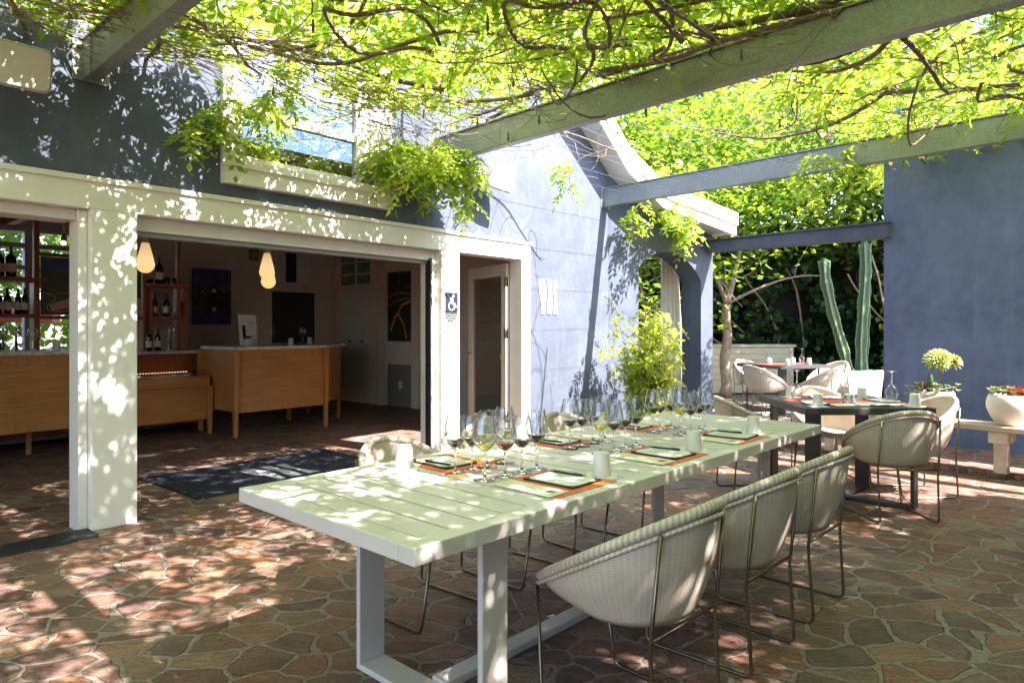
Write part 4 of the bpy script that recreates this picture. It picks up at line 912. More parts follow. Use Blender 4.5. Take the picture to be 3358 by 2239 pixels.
# ------------------------------------------------------------------ table ware
def glass_mesh():
    outer = [(.0048, .0965), (.012, .105), (.027, .119), (.040, .138), (.0458, .158), (.0455, .176), (.041, .200), (.0345, .228), (.0335, .2355), (.0327, .2362)]
    c = MB(); c.lathe(outer, 28); c.lathe([(.0327, .2362), (.0321, .2358), (.0336, .228), (.0400, .200), (.0444, .176)], 28); return c
def stem_mesh():
    c = MB(); c.lathe([(0, .0004), (.0425, .0005), (.0428, .0014), (.030, .0035), (.012, .0065), (.0058, .013), (.0044, .03), (.0042, .075), (.0052, .094), (.0060, .0995), (0, .1012)], 28); return c
def wine_mesh(level=.128):
    pr = [(0, .1062), (.010, .1066), (.0255, .1203), (.0365, level), (.0360, level+.0006), (0, level+.0002)]
    c = MB(); c.lathe(pr, 24); return c
gl_ = glass_mesh(); proto = {}
def make_glass(wine, mat):
    t = thing('wine_glass', 'glass', 'wine glass'); gl_.build('bowl', GLASS, t, recalc=False); stem_mesh().build('stem', SGLASS, t)
    if mat: wine_mesh(.136).build('wine', mat, t)
    return t
def glass(kind, loc, label, group, scale=1.0, rot=None):
    mat = {'red': RED, 'ruby': ROSE, 'white': WHITEW, 'empty': None}[kind]
    if kind not in proto: proto[kind] = t = make_glass(kind, mat); t.location = loc; t['label'] = label; t['group'] = group; t.rotation_euler = rot or (0, 0, 0); t.scale = (scale,)*3; return t
    return dup(proto[kind], loc, 0, label, group, rot, (scale,)*3)
rows = [
 ('nearest', [(.688, .592, 'red', 1.0, 'far row, leftmost'), (.778, .592, 'red', .97, 'far row, second from left'), (.875, .601, 'white', 1.0, 'far row, third from left'), (.984, .605, 'white', 1.02, 'far row, rightmost'),
              (.696, .436, 'white', 1.03, 'front row, leftmost'), (.793, .420, 'ruby', .96, 'front row, second from left'), (.891, .421, 'red', .96, 'front row, third from left'), (.982, .421, 'red', 1.03, 'front row, rightmost')]),
 ('middle', [(1.449, .613, 'red', 1.0, 'far row, leftmost'), (1.537, .608, 'red', .97, 'far row, second from left'), (1.645, .620, 'red', .97, 'far row, third from left'), (1.745, .616, 'white', 1.02, 'far row, rightmost'),
             (1.439, .426, 'white', 1.03, 'front row, leftmost'), (1.527, .413, 'red', .96, 'front row, second from left'), (1.645, .428, 'red', .97, 'front row, third from left'), (1.721, .418, 'red', 1.03, 'front row, rightmost')]),
 ('farthest', [(2.156, .580, 'red', 1.0, 'far row, leftmost'), (2.26, .599, 'ruby', .97, 'far row, second from left'), (2.351, .580, 'red', .97, 'far row, third from left'), (2.45, .575, 'white', 1.02, 'far row, rightmost'),
               (2.174, .423, 'white', 1.03, 'front row, leftmost'), (2.268, .414, 'ruby', .96, 'front row, second from left'), (2.359, .410, 'red', .97, 'front row, third from left'), (2.443, .418, 'red', 1.03, 'front row, rightmost')])]
WN = {'red': 'dark red wine', 'ruby': 'light ruby wine', 'white': 'pale white wine'}
for nm, L_ in rows:
    for (x, y, k, sc, where) in L_: glass(k, T(x, y, .7503), f'{WN[k]} glass, {where}, {nm} cluster on white table', 'wine glasses set out on the white table', sc)

def wavy(c, o, ex, ey, ez, wd_, ht):
    """emblem of three upright wavy bars"""
    F_ = [0, .27, .47, .67, 1]
    Ls = ([20, 20, 12, 4, 0], [60, 62, 69, 69, 62], [109, 111, 114, 108, 109]); Rs = ([40, 43, 49, 50, 43], [90, 94, 97, 91, 92], [143, 130, 126, 127, 135])
    def ev(f, V):
        for a, b, u, v in zip(F_, F_[1:], V, V[1:]):
            if a <= f <= b: q = (f-a)/(b-a); q = q*q*(3-2*q); return (u+(v-u)*q)/145*wd_
        return V[-1]/145*wd_
    nn = 16
    for i in range(3):
        for k in range(nn):
            f0, f1 = k/nn, (k+1)/nn; c.prism([(ev(f0, Ls[i]), f0*ht), (ev(f0, Rs[i]), f0*ht), (ev(f1, Rs[i]), f1*ht), (ev(f1, Ls[i]), f1*ht)], o, ex, ey, ez)
    return c

def make_setting_items():
    pm = bx(-.172, .172, -.16, .16, 0, .0022).build('placemat', ORANGE)
    nk = thing('napkin', 'napkin', 'napkin'); bx(-.052, .052, -.14, .14, 0, .005).build('cloth', NAPK, nk, bevel=.002)
    c = MB(); wavy(c, (-.012, -.115, .0051), (1, 0, 0), (0, 1, 0), (0, 0, .0005), .034, .030); c.build('emblem', INK, nk)
    cb = thing('menu_holder', 'menu', 'menu'); bx(-.088, .088, -.118, .118, 0, .006).build('cover', LEATH, cb, bevel=.002)
    c = MB(); c.prism([(-.078, -.090), (-.060, -.110), (.060, -.110), (.078, -.090), (.078, .090), (.060, .110), (-.060, .110), (-.078, .090)], (0, 0, .0062), (1, 0, 0), (0, 1, 0), (0, 0, .001)); pp = c.build('page', PAPER, cb)
    c = MB(); rr = random.Random(3)
    for i in range(9):
        y = -.075+.0165*i; x0 = -.052
        while x0 < .045: L = rr.uniform(.008, .022); c.box(x0, min(x0+L, .056), y, y+.0028, .0073, .0076); x0 += L+.004
    c.build('text_lines', INKG, pp)
    c = MB()
    for sx in (-1, 1):
        for sy in (-1, 1): c.prism([(sx*.0885, sy*.1185), (sx*.055, sy*.1185), (sx*.0885, sy*.085)], (0, 0, .0064), (1, 0, 0), (0, 1, 0), (0, 0, .0018))
    c.build('corner_tab', LEATH, cb)
    pen = MB(); pen.tube([(0, -.068, .0045), (0, .05, .0045), (0, .066, .0045), (0, .072, .0045)], [.0042, .0045, .0042, .0015], 8); pen.box(-.001, .001, -.065, -.028, .0085, .0105); pn = pen.build('pen', INK)
    co = bx(-.060, .060, -.060, .060, 0, .0022).build('paper_coaster', PAPER)
    cu = MB(); cu.lathe([(0, .0005), (.0385, .0006), (.0392, .003), (.0315, .088), (.0300, .0905), (.0, .0908)], 32); cp_ = cu.build('frosted_cup', CUPM)
    return pm, nk, cb, pn, co, cp_
IT = make_setting_items(); used = [False]*6
def put(k, loc, rz, label, cat, group):
    o = IT[k]
    if not used[k]: used[k] = True; o.location = loc; o.rotation_euler = (0, 0, rz)
    else: o = dup(o, loc, rz)
    return tag(o, label, cat, group)
places = [('nearest', .845), ('middle', 1.585), ('farthest', 2.28)]
for nm, uc in places:
    for side in (0, 1):
        s_ = 1 if side == 0 else -1; j = lambda a=.006: random.uniform(-a, a)
        sn_ = 'camera side' if side == 0 else 'house side'
        def P_(du, y): return (uc+s_*du, y if side == 0 else 1-y)
        rz = AT+(PI if side else 0)
        q = P_(0, .21); put(0, T(q[0], q[1], .7502), rz+j(.02), f'orange placemat of the {nm} place setting on the {sn_} of the white table', 'placemat', 'orange placemats')
        q = P_(-.145+j(), .21+j()); put(1, T(q[0], q[1], .7526), rz+j(.06), f'folded cream napkin with black emblem on the {nm} {sn_} placemat', 'napkin', 'folded napkins')
        q = P_(.04+j(), .205+j()); put(2, T(q[0], q[1], .7527), rz+j(.06), f'black bordered menu holder on the {nm} {sn_} orange placemat', 'menu', 'menu holders')
        q = P_(.10+j(), .235+j()); put(3, T(q[0], q[1], .7605), rz+.10+j(.1), f'black pen lying across the menu of the {nm} {sn_} setting', 'pen', 'pens on the menus')
        q = P_(.215+j(), .15+j(.01)); put(4, T(q[0], q[1], .7503), rz+.35+j(.5), f'white paper coaster under the cup of the {nm} {sn_} setting', 'coaster', 'paper coasters')
        put(5, T(q[0], q[1], .7528), 0, f'frosted white cup upside down at the {nm} {sn_} setting of the white table', 'cup', 'frosted cups')
# square table on the paving
tx, ty, tz = 2.57, 5.36, .7502
o = bx(-.16, .16, -.42, .42, 0, .002).build('table_runner', REDMAT); o.location = (tx+.02, ty-.0, tz); o.rotation_euler = (0, 0, R(90)); tag(o, 'red table runner crossing the square dark table', 'runner')
for i, (x, y, rz, w_) in enumerate(((-.27, -.16, R(-12), 'left front'), (.10, -.26, R(78), 'front'), (.0, .22, R(80), 'back'), (.33, -.02, R(15), 'right'))):
    put(2, (tx+x, ty+y, tz+.0025), rz, f'menu holder lying at the {w_} of the square dark table', 'menu', 'menu holders')
for i, (x, y, rz, w_) in enumerate(((.27, -.27, R(80), 'right front'), (-.06, -.30, R(95), 'front'))):
    put(1, (tx+x, ty+y, tz+.0026), rz, f'folded napkin with black emblem at the {w_} of the square dark table', 'napkin', 'folded napkins')
for i, (x, y, w_) in enumerate(((-.33, -.36, 'near left corner'), (-.26, .30, 'back left corner'), (.38, -.36, 'near right corner'), (.24, .12, 'right of the middle'))):
    put(4, (tx+x, ty+y, tz), .4*i, f'paper coaster under the cup at the {w_} of the square dark table', 'coaster', 'paper coasters'); put(5, (tx+x, ty+y, tz+.0024), 0, f'frosted cup upside down at the {w_} of the square dark table', 'cup', 'frosted cups')
up = 'upturned glasses on the square tables'
for (x, y, w_) in ((-.30, .08, 'before the sunlit chair'), (.01, -.10, 'in the middle, over the tumbler'), (.12, .16, 'behind the tumbler'), (.40, -.02, 'at the right side')):
    glass('empty', (tx+x, ty+y, tz+.2385), f'empty wine glass upside down on the square dark table, {w_}', up, 1.0, (PI, 0, 0))
c = MB(); c.lathe([(0, .001), (.045, .001), (.05, .004), (.054, .07), (.0525, .072), (.047, .008), (0, .008)], 24); o = c.build('tumbler', GLASS, recalc=False); o.location = (tx-.03, ty-.22, tz+.0024); tag(o, 'low clear tumbler on the red runner of the square dark table', 'tumbler')
# far table
fx, fy = 4.26, 10.76
o = bx(-.16, .16, -.42, .42, 0, .002).build('table_runner', REDMAT); o.location = (fx, fy, tz); o.rotation_euler = (0, 0, R(112)); tag(o, 'orange red runner on the far table standing on the gravel', 'runner')
for (x, y, w_) in ((-.22, -.05, 'left'), (-.05, -.33, 'front'), (.20, .08, 'right of centre'), (.40, -.05, 'far right')):
    put(5, (fx+x, fy+y, tz+.0022), 0, f'frosted cup upside down at the {w_} of the far table on the gravel', 'cup', 'frosted cups')
for (x, y, w_) in ((-.17, .12, 'left'), (.10, -.12, 'middle'), (.36, .12, 'right')):
    glass('empty', (fx+x, fy+y, tz+.2385), f'empty wine glass upside down on the far table on the gravel, {w_}', up, 1.0, (PI, 0, 0))

# ------------------------------------------------------------------ things on the facade
def bt(name, label, cat, t, m, z, group=None, rz=0.0): return thing(name, label, cat, B(t, m, z), AB+rz, group)
def speaker(t, m, z, rz, label):
    s_ = bt('outdoor_speaker', label, 'speaker', t, m, z, 'white outdoor speakers', rz)
    c = MB(); w0, w1, h0, h1 = .185, .150, .125, .085
    def ring(y, w, h, r, n=6):
        o = []
        for (cx, cz, a0) in ((w-r, h-r, 0), (-w+r, h-r, 90), (-w+r, -h+r, 180), (w-r, -h+r, 270)):
            for k in range(n+1): a_ = R(a0+90*k/n); o.append((cx+r*math.cos(a_), y, cz+r*math.sin(a_)))
        return o
    rings = [ring(.10, w1*.75, h1*.75, .05), ring(.085, w1, h1, .06), ring(0, w0*.97, h0*.97, .055), ring(-.075, w0, h0, .045), ring(-.085, w0-.006, h0-.006, .04)]
    nn = len(rings[0])
    for q in rings: c.v += q
    for i in range(len(rings)-1):
        for k in range(nn): k2 = (k+1) % nn; c.quadf((i*nn+k, i*nn+k2, (i+1)*nn+k2, (i+1)*nn+k), None, True)
    c.quadf(list(range(nn))); c.build('cabinet', SPK, s_)
    c = MB(); rr = ring(-.0865, w0-.010, h0-.010, .038); r2 = ring(-.090, w0-.016, h0-.016, .034); c.v += rr+r2
    for k in range(nn): k2 = (k+1) % nn; c.quadf((k, k2, nn+k2, nn+k))
    c.quadf([nn+k for k in range(nn)]); c.build('grille', SPKG, s_)
    c = MB(); c.tube([(-.12, .02, 0), (-.215, .02, 0)], .035, 12); c.tube(arc_path([(-.205, .02, 0), (-.205, .17, 0), (-.02, .17, 0)], .03), .016, 8); c.tube([(-.02, .17, 0), (-.02, .225, 0)], .03, 10); c.build('bracket', SPK, s_)
    return s_
s1 = speaker(3.73, -.24, 2.895, R(0), 'white outdoor speaker on the blue wall above the narrow glass door'); s1.rotation_euler = (R(14), R(6), AB-R(4))
s2 = speaker(-.50, -.24, 2.84, R(0), 'white outdoor speaker at the left edge beneath the pergola'); s2.rotation_euler = (R(14), R(0), AB-R(4)); s2.scale = (1.0, 1.0, 1.0)
em = bt('wall_emblem', 'white emblem of three wavy upright bars on the sunlit blue wall', 'emblem', 4.735, -.004, 1.485)
for i in range(3):
    c = MB(); full = MB(); wavy(full, (0, 0, 0), (1, 0, 0), (0, 0, 1), (0, -.006, 0), .40, .415)
    nv = len(full.v)//3; nf = len(full.f)//3; c.v = full.v[i*nv:(i+1)*nv]; c.f = [tuple(x-i*nv for x in f) for f in full.f[i*nf:(i+1)*nf]]; c.sm = [False]*nf
    c.build('bar', SIGNW, em)
ac = bt('access_sign', 'dark blue wheelchair access sign on the white post', 'sign', 3.268, -.027, 1.583)
c = MB(); hw, hh, r_ = .088, .098, .015; poly = []
for (cx, cy, a0) in ((hw-r_, hh-r_, 0), (-hw+r_, hh-r_, 90), (-hw+r_, -hh+r_, 180), (hw-r_, -hh+r_, 270)):
    for k in range(5): a_ = R(a0+22.5*k); poly.append((cx+r_*math.cos(a_), cy+r_*math.sin(a_)))
c.prism(poly, (0, 0, 0), (1, 0, 0), (0, 0, 1), (0, -.006, 0)); c.build('plate', SIGNB, ac)
def ribbon(c, pts, w_, y=-.0085):
    for p, q in zip(pts, pts[1:]):
        p, q = Vector((p[0], 0, p[1])), Vector((q[0], 0, q[1])); d = (q-p).normalized(); n_ = Vector((-d.z, 0, d.x))*w_/2; e_ = d*w_*.25
        i = len(c.v); c.v += [tuple(v_+Vector((0, y, 0))) for v_ in (p-e_-n_, q+e_-n_, q+e_+n_, p-e_+n_)]; c.quadf([i, i+1, i+2, i+3])
c = MB(); ribbon(c, [(-.006+.040*math.cos(R(a_)), -.040+.040*math.sin(R(a_))) for a_ in range(110, 400, 12)], .010)
ribbon(c, [(.013, .030), (.002, .042), (-.022, .040), (-.018, .012)], .011, -.0086); ribbon(c, [(.010, .034), (.004, -.014), (.034, -.016), (.058, -.048)], .016, -.0087)
hd_ = [(.020+.0125*math.cos(2*PI*k/16), .063+.0125*math.sin(2*PI*k/16)) for k in range(16)]; c.prism(hd_, (0, -.0066, 0), (1, 0, 0), (0, 0, 1), (0, -.002, 0)); c.build('symbol', SIGNW, ac)
nt = bt('notice_plate', 'small clear notice plate with dark lettering below the access sign', 'sign', 3.255, -.027, 1.425)
bx(-.105, .105, -.004, 0, -.072, .072).build('plate', CLEARP, nt)
c = MB(); rr = random.Random(5)
for row in range(4):
    z = .045-row*.024; x = -.075 if row < 3 else -.045
    while x < (.075 if row < 3 else .04): L = rr.uniform(.010, .026); c.box(x, x+L, -.0048, -.0042, z-.005, z+.005); x += L+.006
c.build('lettering', INK, nt)
c = MB(); c.box(-.106, -.1035, -.0045, .0, -.073, .073); c.box(-.106, .106, -.0045, 0, -.0745, -.0722); c.build('edge', INKG, nt)

# ------------------------------------------------------------------ floor mat and grate
mt = bt('doormat', 'navy doormat with white wavy emblem in the wide opening', 'doormat', 1.75, .82, .002)
bx(-.92, .92, -.55, .55, 0, .010).build('carpet', NAVY, mt, bevel=.003)
bx(-.94, .94, -.57, .57, -.001, .006).build('rubber_edge', BLACKP, mt, bevel=.002)
c = MB(); wavy(c, (-.24, -.42, .0102), (1, 0, 0), (0, 1, 0), (0, 0, .0012), .50, .56); c.build('emblem', WCARP, mt)
for (x0, y0, r0, tw) in ((-.55, .30, .14, 1.6), (-.05, .36, .10, 1.9), (.45, .30, .15, 1.5), (.2, .33, .08, 2.0), (-.35, .34, .07, 1.8)):
    q = [(x0+r0*(1-.02*k)*math.cos(k*.25*tw), y0+r0*.7*(1-.02*k)*math.sin(k*.25*tw), .0106) for k in range(20)]; c = MB(); c.tube(q, .004, 4); c.build('scroll', GCARP, mt)
gr = bt('floor_grate', 'dark slotted metal drain grate along the left threshold', 'grate', -1.6, -.06, .003)
c = MB()
for i in range(8): c.box(-1.7, 1.58, -.11+.028*i, -.095+.028*i, 0, .014)
c.build('grate_bars', mat_plain('dark_steel', (.10, .10, .105), .4, .8), gr); bx(-1.7, 1.58, -.12, .12, -.001, .001).build('channel', BLACKP, gr)

# ------------------------------------------------------------------ tasting room furniture
def bar_counter(name, label, t0, t1, m0, m1, h, legs, panels, top=MARB):
    o = bt(name, label, 'bar counter', 0, 0, 0, 'oak bar counters'); 
    bx(t0, t1, m0, m1, .30, h-.04).build('body', OAK, o)
    c = MB(); n = panels; pw = (t1-t0)/n
    c.box(t0, t1, m0-.014, m0-.001, h-.14, h-.042); c.box(t0, t1, m0-.014, m0-.001, .29, .37)
    for i in range(n+1): x = t0+i*pw; x0 = max(t0, x-.035); x1 = min(t1, x+.035); c.box(x0, x1, m0-.0145, m0-.0012, .371, h-.141)
    c.build('front_frame', OAKV, o, bevel=.003)
    bx(t0-.03, t1+.03, m0-.05, m1+.03, h-.039, h).build('worktop', top, o, bevel=.004)
    for (x, y) in legs:
        c = MB(); i = 0; a_, b_ = .035, .022; c.v = [(x-b_, y-b_, 0), (x+b_, y-b_, 0), (x+b_, y+b_, 0), (x-b_, y+b_, 0), (x-a_, y-a_, h-.045), (x+a_, y-a_, h-.045), (x+a_, y+a_, h-.045), (x-a_, y+a_, h-.045)]
        for q in ((3,2,1,0),(4,5,6,7),(0,1,5,4),(1,2,6,5),(2,3,7,6),(3,0,4,7)): c.quadf(q)
        c.build('leg', OAKV, o, bevel=.003)
    return o
bar_counter('bar_counter', 'honey oak bar counter with marble top in the left opening', -3.2, .86, 3.03, 3.75, 1.09, [(.89, 2.99), (-1.0, 2.99), (.55, 3.5), (-1.2, 3.6)], 2)
o = bar_counter('bar_counter', 'honey oak bar counter with marble top beyond the navy doormat', 2.50, 3.71, 2.86, 3.70, 1.09, [(2.47, 2.83), (3.735, 2.83), (2.47, 3.72), (3.735, 3.72)], 1)
c = MB(); c.prism([(3.76, 2.90), (4.40, 3.42), (4.40, 4.3), (3.76, 4.3)], (0, 0, .30), (1, 0, 0), (0, 1, 0), (0, 0, .75)); c.build('end_cabinet', OAK, o)
c = MB(); c.prism([(3.742, 2.80), (4.46, 3.38), (4.46, 4.35), (3.742, 4.35)], (0, 0, 1.0515), (1, 0, 0), (0, 1, 0), (0, 0, .038)); c.build('end_worktop', MARB, o)
c = MB(); c.box(4.36, 4.40, 3.43, 3.47, 0, .31); c.box(4.36, 4.40, 4.2, 4.24, 0, .31); c.build('end_leg', OAKV, o)
ds = bt('display_case', 'low oak display case with lit glass top between the two bar counters', 'display case', 0, 0, 0)
bx(.92, 2.435, 3.40, 3.95, .60, .72).build('tray', OAK, ds, bevel=.004); bx(.92, 2.42, 3.46, 3.9, .18, .598).build('apron', OAK, ds)
c = MB()
for i in range(40): x = 1.0+i*.035; c.box(x, x+.010, 3.90, 3.908, .752, .760)
c.build('led_strip', LED, ds)
c = MB(); c.box(.93, 2.425, 3.41, 3.94, .79, .796); c.box(.93, 2.425, 3.405, 3.4095, .722, .79); c.build('glass_top', GLASS, ds)
c = MB()
for i in range(22): x, y = random.uniform(1.0, 2.35), random.uniform(3.48, 3.85); c.lathe([(.0, 0), (.02+random.uniform(0, .02), .004), (.018, .02), (0, .03)], 8, (x, y, .721))
c.build('display_pebbles', CONC, ds)
for x in (.95, 2.44):
    c = MB(); c.v = [(x-.02, 3.40, 0), (x+.02, 3.40, 0), (x+.02, 3.44, 0), (x-.02, 3.44, 0), (x-.033, 3.385, .60), (x+.033, 3.385, .60), (x+.033, 3.455, .60), (x-.033, 3.455, .60)]
    for q in ((3,2,1,0),(4,5,6,7),(0,1,5,4),(1,2,6,5),(2,3,7,6),(3,0,4,7)): c.quadf(q)
    c.build('leg', OAKV, ds)
for i, x in enumerate((.15, 1.55)):
    v_ = bt('floor_vent', ('louvred grey floor vent below the left bar counter', 'louvred grey floor vent below the display case')[i], 'vent', x, 4.55, 0, 'louvred floor vents'); c = MB()
    for k in range(6): c.box(-.28, .28, 0, .03, .05+k*.045, .05+k*.045+.028)
    c.build('louvres', PLASTIC, v_); bx(-.32, .32, .031, .05, .02, .36).build('backplate', BLACKP, v_)
bb = bt('back_counter', 'long back counter with marble top and panelled cherry doors below the bottle shelves', 'counter', 0, 0, 0)
bx(-3, 2.62, 4.06, 4.5, .08, .985).build('cabinet', CHERRY, bb); c = MB()
for i in range(9): x = -2.9+i*.61; c.box(x, x+.56, 4.045, 4.0585, .62, .96); c.box(x, x+.56, 4.045, 4.0585, .12, .60)
c.build('door_panel', CHERRY, bb, bevel=.006); bx(-3.03, 2.66, 4.0, 4.53, .986, 1.025).build('worktop', MARB, bb, bevel=.004)
# shelving of cherry posts and cubbies
def shelf(name, label, posts, boards):
    o = bt(name, label, 'shelves', 0, 0, 0, 'cherry bottle shelves')
    for (x0, x1, y0, y1, z0, z1) in posts: bx(x0, x1, y0, y1, z0, z1).build('post', CHERRY, o, bevel=.003)
    for (x0, x1, y0, y1, z0, z1) in boards: bx(x0, x1, y0, y1, z0, z1).build('shelf_board', CHERRY, o, bevel=.003)
    return o
shelf('bottle_shelf', 'cherry wood bottle shelf left of the terraced vineyard picture', [(.765, .82, 4.12, 4.18, 1.03, 2.6), (-.9, -.85, 4.12, 4.18, 1.03, 2.6), (.80, .84, 4.185, 4.42, 1.03, 1.88), (1.32, 1.37, 4.12, 4.18, 1.03, 2.6)],
      [(-.848, .88, 4.05, 4.42, 1.84, 1.885), (-.848, .798, 4.10, 4.42, 1.435, 1.475), (.822, 1.318, 4.13, 4.17, 2.14, 2.18), (.822, 1.318, 4.13, 4.17, 1.42, 1.46)])
shelf('bottle_shelf', 'cherry wood bottle shelf beside the bottle painting, right of the white post', [(1.93, 1.98, 4.12, 4.18, 1.03, 2.6), (2.35, 2.40, 4.12, 4.18, 1.03, 2.6), (2.425, 2.47, 4.06, 4.42, 1.03, 1.84), (1.985, 2.025, 4.06, 4.42, 1.03, 1.84)],
      [(1.96, 2.49, 4.05, 4.42, 1.842, 1.885), (2.027, 2.423, 4.07, 4.42, 1.425, 1.465), (1.38, 1.928, 4.13, 4.17, 1.42, 1.46)])
def bottle(t, m, z, label, h=.30, r=.037, mat=BOTT, grp='dark wine bottles'):
    b = bt('wine_bottle', label, 'bottle', t, m, z, grp); k = h/.30
    c = MB(); c.lathe([(0, .002), (r*.92, 0), (r, .006), (r, .175*k), (r*.92, .195*k), (r*.55, .215*k), (.0145, .23*k), (.0135, .275*k), (.016, .277*k), (.016, .298*k), (0, .30*k)], 18); c.build('glass', mat, b)
    c = MB(); c.lathe([(r+.0012, .05*k), (r+.0012, .13*k)], 18); c.build('paper_label', LABEL, b)
    return b
def bott2(src, t, m, z, label): return dup(src, B(t, m, z), AB, label)
mg = bottle(.575, 4.22, 1.887, 'large wine bottle with pale label on top of the left shelf', .345, .052, grp='large wine bottles'); bott2(mg, .485, 4.30, 1.887, 'large wine bottle half hidden behind another on the left shelf top')
bott2(mg, 2.165, 4.22, 1.887, 'large wine bottle with pale label on top of the right shelf'); bott2(mg, 2.07, 4.30, 1.887, 'large wine bottle half hidden behind the pendant lamp on the right shelf top')
b0_ = bottle(.535, 4.20, 1.477, 'wine bottle in the left shelf cubby, third from its right side', .29, .036); 
for (t, m, lb) in ((.47, 4.26, 'wine bottle in the left shelf cubby, leftmost and set back'), (.655, 4.28, 'wine bottle in the left shelf cubby, second from its right side, set back'), (.70, 4.20, 'wine bottle in the left shelf cubby, nearest its right side')): bott2(b0_, t, m, 1.477, lb)
for (t, m, lb) in ((2.085, 4.16, 'leftmost front'), (2.145, 4.30, 'left, set back'), (2.235, 4.18, 'middle with pale label'), (2.30, 4.32, 'right of the middle, set back'), (2.385, 4.2, 'rightmost')): bott2(b0_, t, m, 1.467, f'wine bottle in the right shelf cubby, {lb}')
b9 = bottle(1.985, 4.10-.02, 1.027, 'wine bottle standing on the back counter below the right shelf, left of a pair', .29, .037); bott2(b9, 2.09, 4.08, 1.027, 'wine bottle standing on the back counter below the right shelf, right of a pair')
for i, (t, lb) in enumerate(((2.25, 'left'), (2.35, 'right'))):
    k_ = bt('candle_jar', f'dark candle jar on top of the right shelf, {lb} of the two', 'candle jar', t, 4.2, 1.887, 'candle jars'); c = MB(); c.lathe([(0, 0), (.036, 0), (.038, .01), (.038, .085), (.034, .085), (.033, .02), (0, .02)], 18); c.build('jar', BOTT, k_); c = MB(); c.lathe([(0, .06), (.033, .06)], 16); c.build('wax', PAPER, k_)
def faucet(t, lb):
    f = bt('bar_faucet', lb, 'faucet', t, 4.22, 1.027, 'curved bar faucets'); c = MB(); c.lathe([(0, 0), (.028, 0), (.026, .012), (.016, .02), (.015, .14), (0, .14)], 14); c.build('base', CHROME, f); c = MB(); c.tube(arc_path([(0, 0, .12), (0, 0, .31), (-.0, -.13, .31), (0, -.13, .22)], .065, 8), .012, 10); c.build('spout', CHROME, f); c = MB(); c.tube([(.01, 0, .10), (.09, -.02, .12)], .006, 8); c.build('lever', CHROME, f)
for t, lb in ((.62, 'curved chrome faucet behind the left bar counter, right of two'), (.50, 'curved chrome faucet behind the left bar counter, left of two'), (2.30, 'curved chrome faucet on the back counter below the right shelf')): faucet(t, lb)
kk = bt('utensil_tub', 'dark utensil tub with handles beside the left faucets', 'tub', .42, 4.15, 1.027); c = MB(); c.lathe([(0, 0), (.05, 0), (.055, .13), (.05, .13), (.047, .01), (0, .01)], 18); c.build('tub', BOTT, kk); c = MB()
for i in range(6): c.tube([(random.uniform(-.03, .03), random.uniform(-.03, .03), .02), (random.uniform(-.06, .06), random.uniform(-.05, .05), .21)], .005, 6)
c.build('handles', STEEL, kk)
# pictures
def picture(name, label, t0, t1, m, z0, z1, mat, axis='m', grp=None):
    p = bt(name, label, 'picture', t0, m, z0); W_, H_ = t1-t0, z1-z0; bx(0, W_, 0, .035, 0, H_).build('canvas', mat, p); return p, W_, H_
p, W_, H_ = picture('vineyard_picture', 'landscape picture of terraced vineyard hills under a deep blue sky', .825, 1.315, 4.08, 1.47, 2.13, HILLP)
def patch(par, name, mat, poly, y): c = MB(); c.prism(poly, (0, y, 0), (1, 0, 0), (0, 0, 1), (0, -.0012, 0)); return c.build(name, mat, par)
patch(p, 'sky', SKYP, [(0, .50), (.1, .515), (.22, .505), (.34, .52), (W_, .50), (W_, H_), (0, H_)], -.0005)
fld = []
for k in range(15): f = k/14; fld.append((.10+f*(W_-.10), .045+.02*math.sin(f*3)+.10*f*f))
fld += [(W_, .30), (.42, .29), (.34, .25), (.26, .19), (.16, .15), (.08, .105)]
patch(p, 'terraces', TERRA, fld, -.0018)
c = MB(); ribbon(c, [(x, z) for x, z in ((.0, .24), (.08, .24), (.14, .20), (.12, .15), (.05, .10), (.06, .055), (.14, .032), (.25, .045), (.36, .09), (W_-.01, .14))], .011, -.0035); c.build('road', ROADP, p)
c = MB(); ribbon(c, [(x, z) for x, z in ((.14, .245), (.22, .25), (.30, .255), (.36, .275))], .007, -.0036); c.build('track', ROADP, p)
p2 = bt('vineyard_picture', 'autumn coloured picture edge half hidden behind the white post', 'picture', 1.42, 4.08, 1.47); bx(0, .47, 0, .035, 0, .66).build('canvas', BRANCHP, p2); patch(p2, 'lower_field', TERRA, [(0, 0), (.47, 0), (.47, .22), (0, .16)], -.0005)
p, W_, H_ = picture('bottle_painting', 'dark blue painting of orange flowers and wine bottle on back wall', 3.22, 3.83, 5.555, 1.37, 2.24, SKYP)
patch(p, 'flower_band', FLOWP, [(.01, .17), (W_-.01, .17), (W_-.01, .60), (.01, .60)], -.0005)
x = .33; patch(p, 'painted_bottle', INK, [(x-.035, .18), (x+.035, .18), (x+.035, .55), (x+.012, .63), (x+.012, .73), (x-.012, .73), (x-.012, .63), (x-.035, .55)], -.0018)
patch(p, 'painted_label', LABEL, [(x-.034, .50), (x+.034, .50), (x+.034, .56), (x-.034, .56)], -.0032); patch(p, 'painted_label', LABEL, [(x-.034, .20), (x+.034, .20), (x+.034, .27), (x-.034, .27)], -.0032)
p3 = thing('branch_painting', 'tall dark painting of golden branches on the right side wall of the room', 'picture', B(5.855, 4.11, 1.09), AB-R(90))
bx(0, .58, 0, .035, 0, 1.16).build('canvas', BRANCHP, p3); patch(p3, 'dark_ground', SKYP if False else INK, [(.0, 0), (.58, 0), (.58, .62), (.0, .70)], -.0005)
